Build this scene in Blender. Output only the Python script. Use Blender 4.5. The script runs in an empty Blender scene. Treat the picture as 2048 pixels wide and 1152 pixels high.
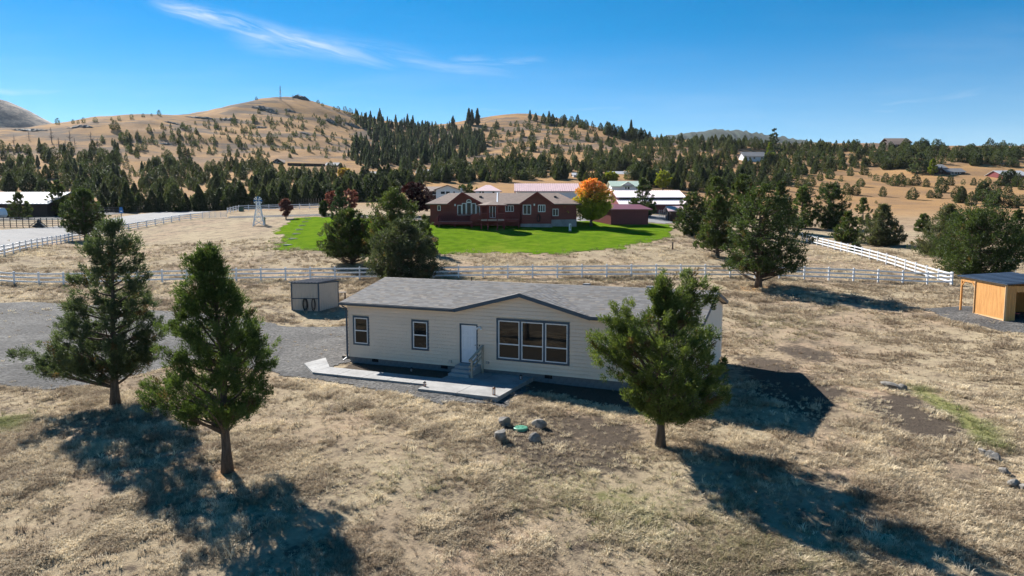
import bpy, math, random
import numpy as np
from mathutils import Vector, Matrix

# ------------------------------------------------------------------ camera, sky, sun, exposure
S = bpy.context.scene
COL = S.collection
F, PITCH, CH = 1450.0, math.radians(5.98), 8.281          # focal length in photo pixels, tilt, camera height
cam_d = bpy.data.cameras.new('camera'); cam = bpy.data.objects.new('camera', cam_d); COL.objects.link(cam)
cam.location = (0, 0, CH); cam.rotation_euler = (math.pi/2 - PITCH, 0, 0)
cam_d.sensor_width = 36; cam_d.lens = 36*F/2048; cam_d.clip_start = .1; cam_d.clip_end = 20000
S.camera = cam
SUN_AZ, SUN_EL = math.radians(-37), math.radians(35.3)       # azimuth from the view direction, towards the right positive
sun_dir = Vector((math.sin(SUN_AZ)*math.cos(SUN_EL), math.cos(SUN_AZ)*math.cos(SUN_EL), math.sin(SUN_EL)))
sl = bpy.data.lights.new('sun', 'SUN'); sl.energy = 5.0; sl.angle = math.radians(.53); sl.color = (1, .955, .885)
so = bpy.data.objects.new('sun', sl); COL.objects.link(so); so.rotation_euler = sun_dir.to_track_quat('Z', 'Y').to_euler()
so.location = sun_dir*300
S.view_settings.view_transform = 'Standard'; S.view_settings.look = 'None'
S.view_settings.exposure = 1.13; S.view_settings.gamma = 1; S.view_settings.use_curve_mapping = False
S.cycles.max_bounces = 5; S.cycles.diffuse_bounces = 2; S.cycles.use_adaptive_sampling = True; S.cycles.adaptive_threshold = .018; S.cycles.glossy_bounces = 3; S.cycles.transparent_max_bounces = 8
S.cycles.transmission_bounces = 4; S.cycles.volume_bounces = 0; S.cycles.use_denoising = True; S.cycles.sample_clamp_indirect = 6

class NX:
    """tiny expression helper for shader maths"""
    def __init__(s, nt): s.nt = nt
    def n(s, t, **kw):
        x = s.nt.nodes.new(t)
        for k, v in kw.items(): setattr(x, k, v)
        return x
    def link(s, a, b): s.nt.links.new(a, b)
    def put(s, sock, v):
        if hasattr(v, 'is_linked') or isinstance(v, bpy.types.NodeSocket): s.link(v, sock)
        else:
            try: sock.default_value = v
            except Exception: sock.default_value = (*v, 1) if len(v) == 3 else v
    def m(s, op, a, b=0., c=0.):
        x = s.n('ShaderNodeMath', operation=op)
        s.put(x.inputs[0], a); s.put(x.inputs[1], b); s.put(x.inputs[2], c)
        return x.outputs[0]
    def add(s, a, b): return s.m('ADD', a, b)
    def sub(s, a, b): return s.m('SUBTRACT', a, b)
    def mul(s, a, b): return s.m('MULTIPLY', a, b)
    def div(s, a, b): return s.m('DIVIDE', a, b)
    def step(s, v, a, b, lo=0., hi=1.):
        x = s.n('ShaderNodeMapRange', interpolation_type='SMOOTHSTEP')
        s.put(x.inputs[0], v); s.put(x.inputs[1], a); s.put(x.inputs[2], b); s.put(x.inputs[3], lo); s.put(x.inputs[4], hi)
        return x.outputs[0]
    def mix(s, f, a, b, mode='MIX'):
        x = s.n('ShaderNodeMix', data_type='RGBA', blend_type=mode)
        s.put(x.inputs[0], f); s.put(x.inputs[6], a if not isinstance(a, tuple) or len(a) == 4 else (*a, 1)); s.put(x.inputs[7], b if not isinstance(b, tuple) or len(b) == 4 else (*b, 1))
        return x.outputs[2]
    def noise(s, vec, scale, detail=4., rough=.55, out=0, dist=0.):
        x = s.n('ShaderNodeTexNoise')
        if vec is not None: s.link(vec, x.inputs['Vector'])
        x.inputs['Scale'].default_value = scale; x.inputs['Detail'].default_value = detail
        x.inputs['Roughness'].default_value = rough; x.inputs['Distortion'].default_value = dist
        return x.outputs[out]
    def xyz(s, v):
        x = s.n('ShaderNodeSeparateXYZ'); s.link(v, x.inputs[0]); return x.outputs
    def vec(s, a, b, c):
        x = s.n('ShaderNodeCombineXYZ')
        for i, v in enumerate((a, b, c)): s.put(x.inputs[i], v)
        return x.outputs[0]
    def scale(s, v, k):
        x = s.n('ShaderNodeVectorMath', operation='MULTIPLY'); s.link(v, x.inputs[0]); x.inputs[1].default_value = k; return x.outputs[0]
    def attr(s, name, kind='GEOMETRY', out='Fac'):
        x = s.n('ShaderNodeAttribute', attribute_name=name, attribute_type=kind); return x.outputs[out]

W = bpy.data.worlds.new('World'); S.world = W; W.use_nodes = True
x = NX(W.node_tree); W.node_tree.nodes.clear()
sky = x.n('ShaderNodeTexSky', sky_type='NISHITA', sun_disc=False)
sky.sun_elevation = SUN_EL; sky.sun_rotation = SUN_AZ; sky.altitude = 1300; sky.air_density = .85; sky.dust_density = .06; sky.ozone_density = 2.6
hs_n = x.n('ShaderNodeHueSaturation'); hs_n.inputs['Saturation'].default_value = 1.48; hs_n.inputs['Hue'].default_value = .492; x.link(sky.outputs[0], hs_n.inputs['Color'])
tc = x.n('ShaderNodeTexCoord').outputs['Generated']
dx_, dy_, dz_ = x.xyz(tc)
ydiv = x.m('MAXIMUM', dy_, .05)
qx, qz = x.div(dx_, ydiv), x.div(dz_, ydiv)
def streak(x0, z0, x1, z1, w0, w1, seed, amt):
    L_ = math.hypot(x1-x0, z1-z0); cx, sx_ = (x1-x0)/L_, (z1-z0)/L_
    a = x.add(x.mul(x.sub(qx, x0), cx), x.mul(x.sub(qz, z0), sx_))
    b = x.sub(x.mul(x.sub(qz, z0), cx), x.mul(x.sub(qx, x0), sx_))
    wob = x.mul(x.sub(x.noise(x.vec(x.mul(a, 1.6), seed, 0.), 3.2, 3), .5), .03)
    b = x.add(b, wob)
    s01 = x.div(a, L_)
    wid = x.add(w0, x.mul(s01, w1-w0))
    g = x.m('EXPONENT', x.mul(x.m('POWER', x.div(b, wid), 2.), -1.))
    ends = x.mul(x.step(s01, 0., .22), x.step(s01, 1., .5))
    fib = x.noise(x.vec(x.mul(a, 7.), x.add(x.mul(b, 62.), seed), 0.), 1., 6, .62, dist=.6)
    return x.mul(x.mul(x.mul(g, ends), x.step(fib, .3, .68)), amt)
c = streak(-.50, .283, -.12, .186, .0085, .012, 1.3, .85)
c = x.m('MAXIMUM', c, streak(-.40, .243, -.03, .178, .019, .013, 7.7, .28))
c = x.m('MAXIMUM', c, streak(-.27, .228, .07, .168, .006, .010, 9.1, .28))
c = x.m('MAXIMUM', c, streak(-.10, .200, .08, .203, .006, .008, 4.1, .26))
c = x.m('MAXIMUM', c, streak(-.80, .118, -.38, .128, .016, .010, 14.4, .35))
c = x.m('MAXIMUM', c, streak(-.74, .165, -.56, .160, .006, .004, 15.4, .28))
c = x.m('MAXIMUM', c, streak(-.20, .133, .55, .150, .005, .006, 19.4, .14))
c = x.m('MAXIMUM', c, streak(.45, .13, .72, .175, .010, .012, 23.4, .22))
c = x.mul(c, x.step(dy_, .1, .3))
veil = x.mul(x.step(x.noise(x.vec(x.mul(qx, 2.2), x.mul(qz, 16.), 3.), 1.5, 5), .45, .8), .07)
veil = x.mul(veil, x.step(dz_, .3, .1)); veil = x.add(veil, x.mul(x.step(dz_, .24, .03), .17))
c = x.m('MAXIMUM', c, veil)
skyc = x.mix(c, hs_n.outputs[0], (8.2, 8.6, 9.2))
bg = x.n('ShaderNodeBackground'); bg.inputs[1].default_value = .057; x.link(skyc, bg.inputs[0])
wo = x.n('ShaderNodeOutputWorld'); x.link(bg.outputs[0], wo.inputs[0])

# ------------------------------------------------------------------ survey helpers
CP, SP = math.cos(PITCH), math.sin(PITCH)
def ray(px, py):
    a = (px-1024)/F; b = (576-py)/F
    return np.array([a, CP+b*SP, -SP+b*CP])
def C(px, py, d):                                            # point seen at a photo position, d metres ahead
    r = ray(px, py); return np.array([0, 0, CH])+r*(d/r[1])
def vnoise(X, Y, seed=0):
    X = np.asarray(X, float); Y = np.asarray(Y, float)
    xi = np.floor(X).astype(np.int64); yi = np.floor(Y).astype(np.int64); fx = X-xi; fy = Y-yi
    fx = fx*fx*(3-2*fx); fy = fy*fy*(3-2*fy)
    def h(i, j):
        n = (i*374761393+j*668265263+seed*974634777) & 0x7fffffff
        n = (n ^ (n >> 13))*1274126177 & 0x7fffffff
        return ((n ^ (n >> 16)) & 0xffff)/65535.
    return (h(xi, yi)*(1-fx)+h(xi+1, yi)*fx)*(1-fy)+(h(xi, yi+1)*(1-fx)+h(xi+1, yi+1)*fx)*fy
def fbm(X, Y, seed=0, o=4):
    s = 0; a = .5
    for i in range(o): s = s+a*vnoise(X*2**i, Y*2**i, seed+i); a *= .5
    return s

HX, HY, HT = -9.407, 41.258, math.radians(-23.2)
HL, HD, HE, HS, HO, HR = 19.71, 8.58, 3.175, .222, .355, .286
def hw(u, v, w=0): return np.array([HX+u*math.cos(HT)-v*math.sin(HT), HY+u*math.sin(HT)+v*math.cos(HT), w])

ctrl = [(*hw(0, 0)[:2], -.36), (*hw(HL, 0)[:2], -.46), (*hw(HL, HD)[:2], -.4), (*hw(0, HD)[:2], -.3), (*hw(9, -4.7)[:2], -.35), (*hw(9, 4)[:2], -.4),
        (*hw(0, -3.7)[:2], -.34), (*hw(-2, -1)[:2], -.34), (*hw(14, 0)[:2], -.46), (*hw(14, -3)[:2], -.52), (*hw(5, -4.5)[:2], -.36),
        (15.7, 37.7, -.22), (14.9, 32.1, -.42), (12.3, 28.8, -.75), (5.9, 27.7, -.92), (-10.3, 25.7, -1.2), (-18.5, 32.9, -.7),
        (0, 20, -1.8), (-14, 20, -1.9), (14, 20, -1.7), (25, 25, -.6), (-35, 30, -1.), (0, 0, -4), (0, -40, -7), (-20, -45, -7.5), (20, -45, -6.5), (30, 0, -3), (-30, 0, -4.2),
        (-25, 45, -.1), (-20, 50, .1), (-38, 50, .2), (-16.5, 58, .3), (-16.5, 53, -.05), (33, 51, 1.02), (25, 45, .1), (45, 45, 1.2), (20, 55, .6), (0, 58, .7), (36, 56, 1.15), (55, 55, 1.8)]
for px, col in {
    48: [(570, 70.7)], 300: [(565, 70.7)], 663: [(560, 70.7)], 957: [(556.5, 70.7)], 1418: [(555, 70.7)], 1618: [(559, 70.7)], 1864: [(570, 70.7)], 2150: [(566, 70.7)],
    1604: [(481, 118)], 1748: [(531, 84)], 1000: [(505, 88), (452, 112), (424, 150)], 1250: [(448, 118), (415, 155)], 1340: [(470, 105)], 870: [(450, 112), (425, 145)], 600: [(495, 95), (440, 140), (422, 172)],
    20: [(508.6, 88), (470, 112), (445, 135), (437, 160)], 90: [(492.6, 102)], 147: [(481, 118)], 360: [(441, 150), (500, 96)], 478: [(421, 175)], 518: [(450, 130)], 640: [(416, 178)], 230: [(427, 180)], 400: [(421, 200)],
    -450: [(510, 88), (440, 160), (400, 240), (270, 430), (262, 480), (300, 700), (330, 1300)],
    0: [(400, 240), (340, 320), (290, 400), (258, 470), (300, 700), (340, 1300)],
    150: [(400, 240), (340, 320), (290, 400), (247, 470), (290, 700)],
    300: [(395, 245), (340, 340), (280, 430), (232, 510), (280, 720), (330, 1300)],
    450: [(395, 250), (345, 340), (290, 440), (240, 540), (208, 610), (260, 800)],
    600: [(390, 255), (350, 330), (327, 380), (270, 500), (197, 680), (240, 850), (310, 1300)],
    700: [(385, 260), (345, 350), (310, 440), (260, 600), (228, 740), (250, 900)],
    850: [(392, 225), (362, 290), (330, 400), (290, 600), (254, 850), (270, 1050)],
    960: [(388, 235), (360, 290), (320, 450), (280, 620), (238, 830), (265, 1050), (320, 1350)],
    1050: [(388, 235), (357, 300), (320, 430), (270, 620), (229, 820), (260, 1050)],
    1150: [(390, 230), (360, 290), (320, 420), (275, 600), (245, 780), (275, 1000)],
    1280: [(390, 230), (365, 280), (320, 400), (290, 520), (274, 650), (300, 900), (330, 1300)],
    1450: [(420, 190), (395, 235), (350, 330), (310, 450), (285, 560), (310, 800)],
    1601: [(420, 200), (390, 260), (345, 350), (310, 450), (291, 530), (315, 750), (340, 1300)],
    1780: [(445, 155), (415, 215), (390, 265), (345, 360), (315, 430), (290, 490), (315, 700)],
    1920: [(460, 130), (415, 215), (390, 265), (345, 350), (315, 410), (298, 450), (330, 700)],
    2048: [(470, 120), (415, 215), (385, 265), (350, 340), (315, 400), (300, 430), (330, 700), (350, 1300)],
    2500: [(480, 110), (420, 200), (385, 265), (330, 360), (310, 430), (340, 700), (350, 1300)]}.items():
    for py, d in col: ctrl.append(tuple(C(px, py, d)))
ctrl = np.array(ctrl)
APX = 60.
def uvx(X, Y): return np.stack([X/(Y+APX)*1.6, np.log(np.maximum(Y+APX, 5.))], -1)
def _phi(r2): return .5*r2*np.log(r2+1e-12)
_P = uvx(ctrl[:, 0], ctrl[:, 1]); _n = len(_P)
_K = _phi(((_P[:, None]-_P[None])**2).sum(-1))+np.eye(_n)*2e-5
_A = np.zeros((_n+3, _n+3)); _A[:_n, :_n] = _K; _A[:_n, _n] = 1; _A[:_n, _n+1:] = _P; _A[_n, :_n] = 1; _A[_n+1:, :_n] = _P.T
_w = np.linalg.solve(_A, np.concatenate([ctrl[:, 2], np.zeros(3)]))
def zf(X, Y):
    X = np.atleast_1d(np.asarray(X, float)); Y = np.atleast_1d(np.asarray(Y, float)); sh = X.shape; X = X.ravel(); Y = Y.ravel()
    out = np.empty(len(X))
    for i in range(0, len(X), 20000):
        q = uvx(X[i:i+20000], Y[i:i+20000])
        out[i:i+20000] = _phi(((q[:, None]-_P[None])**2).sum(-1))@_w[:_n]+_w[_n]+q@_w[_n+1:]
    near = np.clip((75-Y)/30, 0, 1)
    out += near*.05*(fbm(X*.5, Y*.5, 3)-.47)
    k = np.clip((Y-230)/250, 0, 1)
    g = fbm(X*.012+5, Y*.012, 11, 4)
    out += k*(-7*np.abs(g-.47)*2+1.2)+k*1.2*(fbm(X*.06, Y*.06, 21, 3)-.45)
    return out.reshape(sh)
def z1(X, Y): return float(ZF(X, Y)[0])
ZF = zf
_T = np.concatenate([np.arange(16, 130, .5), np.geomspace(130, 1250, 420)])
def spot(px, py):                                            # where a sight line meets the ground
    r = ray(px, py); k = r/r[1]
    X, Y, Z = k[0]*_T, _T, CH+k[2]*_T
    d = Z-ZF(X, Y); i = np.argmax(d < 0)
    if d[i] >= 0: return None
    t = _T[i] if i == 0 else _T[i-1]+(_T[i]-_T[i-1])*d[i-1]/(d[i-1]-d[i])
    return np.array([k[0]*t, t, float(ZF(k[0]*t, t)[0])])

# ------------------------------------------------------------------ object helpers
def link(o, parent=None):
    COL.objects.link(o)
    if parent: o.parent = parent
    return o
def tag(o, label=None, cat=None, group=None, kind=None):
    if label: o['label'] = label
    if cat: o['category'] = cat
    if group: o['group'] = group
    if kind: o['kind'] = kind
    return o
def empty(name, loc, rz=0., label=None, cat=None, group=None):
    o = bpy.data.objects.new(name, None); o.location = loc; o.rotation_euler = (0, 0, rz); o.empty_display_size = .3
    return tag(link(o), label, cat, group)
class MB:
    def __init__(s): s.v = []; s.f = []
    def add(s, vs, fs):
        b = len(s.v); s.v += [tuple(map(float, p)) for p in vs]; s.f += [tuple(b+i for i in f) for f in fs]; return s
    def box(s, x0, x1, y0, y1, z0, z1):
        return s.add([(x0, y0, z0), (x1, y0, z0), (x1, y1, z0), (x0, y1, z0), (x0, y0, z1), (x1, y0, z1), (x1, y1, z1), (x0, y1, z1)],
                     [(0, 3, 2, 1), (4, 5, 6, 7), (0, 1, 5, 4), (1, 2, 6, 5), (2, 3, 7, 6), (3, 0, 4, 7)])
    def bar(s, a, b, w, h=None, up=(0, 0, 1)):
        a = Vector(a); b = Vector(b); d = (b-a).normalized(); up = Vector(up)
        if abs(d.dot(up)) > .98: up = Vector((0, 1, 0))
        sd = d.cross(up).normalized(); u = sd.cross(d).normalized(); h = h or w
        p = []
        for c_ in (a, b):
            for i, j in ((-1, -1), (1, -1), (1, 1), (-1, 1)): p.append(c_+sd*i*w/2+u*j*h/2)
        return s.add(p, [(0, 1, 2, 3)[::-1], (4, 5, 6, 7), (0, 1, 5, 4), (1, 2, 6, 5), (2, 3, 7, 6), (3, 0, 4, 7)])
    def tube(s, pts, rad, n=8, cap=True):
        pts = [Vector(p) for p in pts]; b0 = len(s.v); rad = rad if isinstance(rad, (list, tuple, np.ndarray)) else [rad]*len(pts)
        vs = []
        for i, p in enumerate(pts):
            d = (pts[min(i+1, len(pts)-1)]-pts[max(i-1, 0)]).normalized()
            a = d.cross(Vector((0, 0, 1)) if abs(d.z) < .9 else Vector((1, 0, 0))).normalized(); b = d.cross(a)
            for k in range(n):
                t = 2*math.pi*k/n; vs.append(p+(a*math.cos(t)+b*math.sin(t))*rad[i])
        fs = [(i*n+k, i*n+(k+1) % n, (i+1)*n+(k+1) % n, (i+1)*n+k) for i in range(len(pts)-1) for k in range(n)]
        if cap: fs += [tuple(range(n)), tuple(range((len(pts)-1)*n, len(pts)*n))[::-1]]
        return s.add(vs, fs)
    def poly(s, pts, thick):                                # polygon (3d pts) with downward thickness
        n = len(pts); lo = [(p[0], p[1], p[2]-thick) for p in pts]
        return s.add(list(pts)+lo, [tuple(range(n)), tuple(range(2*n-1, n-1, -1))]+[(i, n+i, n+(i+1) % n, (i+1) % n) for i in range(n)])
    def ext(s, pts, off):                                   # polygon extruded by a vector
        n = len(pts); o = [tuple(np.array(p)+np.array(off)) for p in pts]
        return s.add(list(pts)+o, [tuple(range(n))[::-1], tuple(range(n, 2*n))]+[(i, (i+1) % n, n+(i+1) % n, n+i) for i in range(n)])
    def mesh(s, name, mat, smooth=False):
        me = bpy.data.meshes.new(name); me.from_pydata(s.v, [], s.f); me.update()
        if mat: me.materials.append(mat)
        if smooth: me.polygons.foreach_set('use_smooth', [True]*len(me.polygons))
        return me
    def build(s, name, mat, parent=None, smooth=False):
        me = s.mesh(name, mat, smooth)
        bm_fix(me)
        return link(bpy.data.objects.new(name, me), parent)
import bmesh
def bm_fix(me):
    if len(me.polygons) > 4000: return
    bm = bmesh.new(); bm.from_mesh(me); bmesh.ops.recalc_face_normals(bm, faces=bm.faces); bm.to_mesh(me); bm.free()
def np_mesh(name, V, Fc, mat=None, col=None, smooth=False, attrs=None):
    V = np.asarray(V, np.float32); Fc = np.asarray(Fc, np.int32); k = Fc.shape[1]
    me = bpy.data.meshes.new(name); me.vertices.add(len(V)); me.vertices.foreach_set('co', V.ravel())
    me.loops.add(Fc.size); me.loops.foreach_set('vertex_index', Fc.ravel())
    me.polygons.add(len(Fc)); me.polygons.foreach_set('loop_start', np.arange(0, Fc.size, k, dtype=np.int32))
    me.polygons.foreach_set('use_smooth', np.full(len(Fc), smooth))
    me.update(calc_edges=True)
    if col is not None:
        a = me.attributes.new('col', 'FLOAT_COLOR', 'POINT'); a.data.foreach_set('color', np.concatenate([col, np.ones((len(col), 1))], 1).astype(np.float32).ravel())
    for n_, val in (attrs or {}).items():
        a = me.attributes.new(n_, 'FLOAT', 'POINT'); a.data.foreach_set('value', np.asarray(val, np.float32))
    if mat: me.materials.append(mat)
    return me
def copy_tree(o, parent=None):
    c_ = o.copy(); COL.objects.link(c_); c_.parent = parent
    for ch in o.children: copy_tree(ch, c_)
    return c_

# ------------------------------------------------------------------ materials
def mat_new(name):
    m = bpy.data.materials.new(name); m.use_nodes = True; m.node_tree.nodes.clear()
    x = NX(m.node_tree); b = x.n('ShaderNodeBsdfPrincipled'); o = x.n('ShaderNodeOutputMaterial'); x.link(b.outputs[0], o.inputs[0])
    return m, x, b, o
def bump(x, b, h, dist=.02, strength=.5):
    n = x.n('ShaderNodeBump'); n.inputs['Distance'].default_value = dist; n.inputs['Strength'].default_value = strength
    x.link(h, n.inputs['Height']); x.link(n.outputs[0], b.inputs['Normal'])
def mat(name, c, rough=.6, var=.18, scale=3., bmp=0., metal=0., spec=.5, c2=None, stretch=(1, 1, 1), bscale=None):
    m, x, b, o = mat_new(name)
    co = x.scale(x.n('ShaderNodeTexCoord').outputs['Object'], stretch)
    n1 = x.noise(co, scale, 5, .6); n2 = x.noise(co, scale*9, 3, .6)
    c2 = c2 or tuple(v*(1-var) for v in c)
    t = x.add(x.mul(n1, .65), x.mul(n2, .35))
    cc = x.mix(x.step(t, .32, .68), tuple(min(1, v*(1+var*.5)) for v in c), c2)
    x.link(cc, b.inputs['Base Color']); b.inputs['Roughness'].default_value = rough; b.inputs['Metallic'].default_value = metal
    b.inputs['Specular IOR Level'].default_value = spec
    if bmp: bump(x, b, x.noise(co, bscale or scale*6, 4, .6), bmp, .6)
    return m
def mat_attr(name, rough=.7, trans=0., spec=.3, gain=1.):
    m, x, b, o = mat_new(name)
    a = x.attr('col', out='Color')
    if trans:
        rn = x.n('ShaderNodeObjectInfo').outputs['Random']
        a = x.mix(1., a, x.mix(rn, (.72, .78, .74), (1.32, 1.18, 1.0)), 'MULTIPLY')
    x.link(a, b.inputs['Base Color']); b.inputs['Roughness'].default_value = rough; b.inputs['Specular IOR Level'].default_value = spec
    if trans:
        t = x.n('ShaderNodeBsdfTranslucent'); x.link(x.mix(1., a, (1.25, 1.25, .7), 'MULTIPLY'), t.inputs[0])
        mx = x.n('ShaderNodeMixShader'); mx.inputs[0].default_value = trans
        x.link(b.outputs[0], mx.inputs[1]); x.link(t.outputs[0], mx.inputs[2]); x.link(mx.outputs[0], o.inputs[0])
    return m
M = {}
M['foliage'] = mat_attr('juniper_foliage', .6, .38)
M['leaf'] = mat_attr('broad_leaves', .55, .4)
M['shingle'] = mat_attr('asphalt_shingle', .9, 0, .2)
M['bark'] = mat('juniper_bark', (.12, .085, .062), .9, .55, 2.2, .05, stretch=(5, 5, .7))
M['bark2'] = mat('grey_bark', (.10, .085, .075), .9, .4, 3, .03, stretch=(4, 4, .8))
M['deadbark'] = mat('grey_dead_wood', (.15, .125, .11), .9, .3, 3)
M['siding'] = mat('tan_lap_siding', (.80, .64, .50), .65, .06, .8)
M['navy'] = mat('slate_blue_paint', (.035, .068, .105), .5, .15, 2)
M['white'] = mat('white_vinyl', (.78, .79, .80), .4, .06, 3)
M['door'] = mat('white_door_paint', (.74, .77, .82), .4, .04, 2)
M['block'] = mat('concrete_block', (.17, .18, .19), .9, .25, 4, .008)
M['mortar'] = mat('mortar', (.26, .26, .26), .95, .2, 6)
M['concrete'] = mat('pale_concrete', (.30, .295, .288), .85, .3, .9, .004, bscale=40)
M['step'] = mat('concrete_step', (.36, .36, .36), .85, .15, 2, .004)
M['wood_rail'] = mat('weathered_lumber', (.44, .38, .30), .8, .25, 4, .004, stretch=(1, 1, 1))
M['dark'] = mat('dark_void', (.012, .012, .013), .9, .3, 3)
M['black'] = mat('black_rubber', (.018, .018, .02), .5, .3, 6)
M['copper'] = mat('copper_lantern', (.30, .13, .06), .4, .3, 8, metal=.6)
M['steel'] = mat('galvanised_steel', (.42, .43, .44), .45, .2, 5, metal=.7)
M['vinyl'] = mat('white_fence_vinyl', (.74, .76, .79), .45, .08, 2)
M['pine'] = mat('honey_stained_pine', (.56, .28, .085), .6, .3, 1.5, .003, c2=(.42, .19, .05), stretch=(6, 6, .5))
M['pine_trim'] = mat('fresh_pine_trim', (.66, .42, .22), .6, .2, 3, stretch=(3, 3, 1))
M['blue_roof'] = mat('blue_metal_roof', (.035, .055, .09), .5, .2, 2)
M['shed'] = mat('tan_metal_panel', (.47, .41, .34), .55, .08, 1.2)
M['redwall'] = mat('dark_red_siding', (.19, .04, .031), .7, .2, 1.2, stretch=(.4, 1, 6))
M['reddeck'] = mat('red_deck_paint', (.22, .035, .035), .65, .2, 3)
M['deckfloor'] = mat('pale_red_deck_boards', (.42, .27, .25), .7, .2, 3)  # deck boards, paler than the red railing paint
M['brownroof'] = mat('brown_shingles', (.22, .16, .13), .9, .25, 1.8, .01, stretch=(1, 1, 1))
M['glass'], x, b, o = mat_new('window_glass')
b.inputs['Base Color'].default_value = (.012, .013, .014, 1); b.inputs['Roughness'].default_value = .03; b.inputs['IOR'].default_value = 1.5
bump(x, b, x.noise(x.n('ShaderNodeTexCoord').outputs['Object'], 1.1, 1), .004, .25)
M['screen'], x, b, o = mat_new('insect_screen')
b.inputs['Base Color'].default_value = (.02, .018, .016, 1); b.inputs['Roughness'].default_value = .2; b.inputs['IOR'].default_value = 1.36
M['farglass'], x, b, o = mat_new('dark_far_glass')
b.inputs['Base Color'].default_value = (.02, .022, .026, 1); b.inputs['Roughness'].default_value = .1; b.inputs['IOR'].default_value = 1.3
M['rock'] = mat('grey_brown_basalt', (.20, .185, .165), .85, .5, 4, .03)
M['lid'] = mat('green_plastic_lid', (.07, .30, .19), .5, .15, 6)
M['wallwhite'] = mat('white_house_paint', (.68, .70, .73), .6, .06, 1)
M['pinkroof'] = mat('pale_pink_metal_roof', (.62, .44, .44), .6, .12, 1.2)  # roof metal with a pale pink base
M['barnroof'] = mat('red_metal_roof_painted_glint', (.86, .76, .76), .5, .08, 1, metal=.2)  # sun glint on the red metal, brightened into the base colour
M['whiteroof'] = mat('pale_metal_roof', (.40, .41, .43), .7, .08, 1)
M['greenroof'] = mat('pale_green_roof', (.50, .60, .48), .45, .1, 1)
M['greyroof'] = mat('grey_roof', (.20, .20, .205), .8, .15, 1.5)
M['darkwood'] = mat('dark_brown_boards', (.055, .030, .022), .8, .3, 1.5, stretch=(3, 3, .5))
M['maroon'] = mat('maroon_metal_wall', (.16, .022, .026), .5, .15, 1.5)
M['maroonroof'] = mat('maroon_metal_roof', (.22, .07, .075), .45, .12, 1.5)
M['blueglass'] = mat('pale_window', (.05, .07, .09), .1, .2, 2)
M['pipe'] = mat('grey_pipe', (.20, .20, .20), .5, .2, 3)
M['bluesign'] = mat('blue_sign', (.02, .16, .42), .4, .1, 3)
M['greenbox'] = mat('green_utility_box', (.03, .09, .06), .5, .1, 3)
M['oldwood'] = mat('old_grey_wood', (.16, .13, .10), .9, .3, 4)

def field_color(x, pos):
    """dry grass colour from position, shared by the ground and the tufts"""
    flat = x.scale(pos, (1, 1, .3))
    n1 = x.noise(flat, .09, 4, .55); n2 = x.noise(flat, .55, 5, .6); n3 = x.noise(flat, 3.2, 4, .65)
    straw, tan, brown, dark = (.43, .35, .23), (.33, .262, .175), (.20, .152, .108), (.105, .080, .062)
    c_ = x.mix(x.step(n2, .35, .62), straw, tan)
    c_ = x.mix(x.mul(x.step(n1, .42, .62), .6), c_, x.mix(x.step(n2, .4, .6), (.40, .27, .19), brown))
    c_ = x.mix(x.mul(x.step(n3, .44, .68), .55), c_, brown)
    return c_, n1, n2, n3, dark

g_m, x, b, o = mat_new('dry_field')
geo = x.n('ShaderNodeNewGeometry'); pos = geo.outputs['Position']
cc, n1, n2, n3, dark = field_color(x, pos)
n4 = x.noise(pos, 14., 4, .7); n5 = x.noise(pos, 45., 3, .7)
dirt = x.attr('dirt'); grn = x.attr('green'); hill = x.attr('hill'); warm = x.attr('warm')
edge = x.add(x.mul(n3, .5), x.mul(n2, .5))
dm = x.step(x.add(dirt, x.mul(x.sub(edge, .5), 1.5)), .45, .72)
cc = x.mix(x.mul(dm, .92), cc, x.mix(x.step(n4, .35, .65), (.048, .039, .033), (.11, .088, .07)))
base_d = x.mul(x.step(x.add(x.mul(n2, .55), x.mul(n3, .45)), .53, .63), x.sub(1., hill))
cc = x.mix(x.mul(base_d, .8), cc, (.10, .078, .062))
gm_ = x.step(x.add(grn, x.mul(x.sub(edge, .5), 1.2)), .4, .8)
cc = x.mix(x.mul(gm_, .75), cc, x.mix(x.step(n4, .3, .7), (.15, .20, .045), (.26, .24, .09)))
cc = x.mix(x.mul(x.step(warm, .2, .9), .7), cc, (.50, .27, .10))
# open hillsides: golden grass, grey scree bands along the contours
px_, py_, pz_ = x.xyz(pos)
hn = x.noise(x.vec(x.mul(px_, .02), x.mul(py_, .02), x.mul(pz_, .16)), 1., 6, .62)
hn2 = x.noise(x.vec(px_, py_, x.mul(pz_, 2.)), .05, 5, .6)
hc = x.mix(x.step(hn2, .35, .65), (.385, .228, .102), (.275, .172, .095))
hc = x.mix(x.mul(x.mul(x.step(hn, .49, .58), x.step(pz_, 22., 45.)), .85), hc, (.13, .108, .092))
hc = x.mix(x.mul(x.step(x.noise(pos, .35, 4, .7), .55, .75), .4), hc, (.17, .12, .075))
cc = x.mix(hill, cc, hc)
cc = x.mix(x.mul(x.step(n5, .3, .75), .28), cc, x.mix(.5, cc, dark))
x.link(cc, b.inputs['Base Color']); b.inputs['Roughness'].default_value = .95; b.inputs['Specular IOR Level'].default_value = .03
hh = x.add(x.mul(n4, .6), x.mul(n5, .25)); hh = x.add(hh, x.mul(n3, .8)); bump(x, b, hh, .11, .8)
M['field'] = g_m

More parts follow.
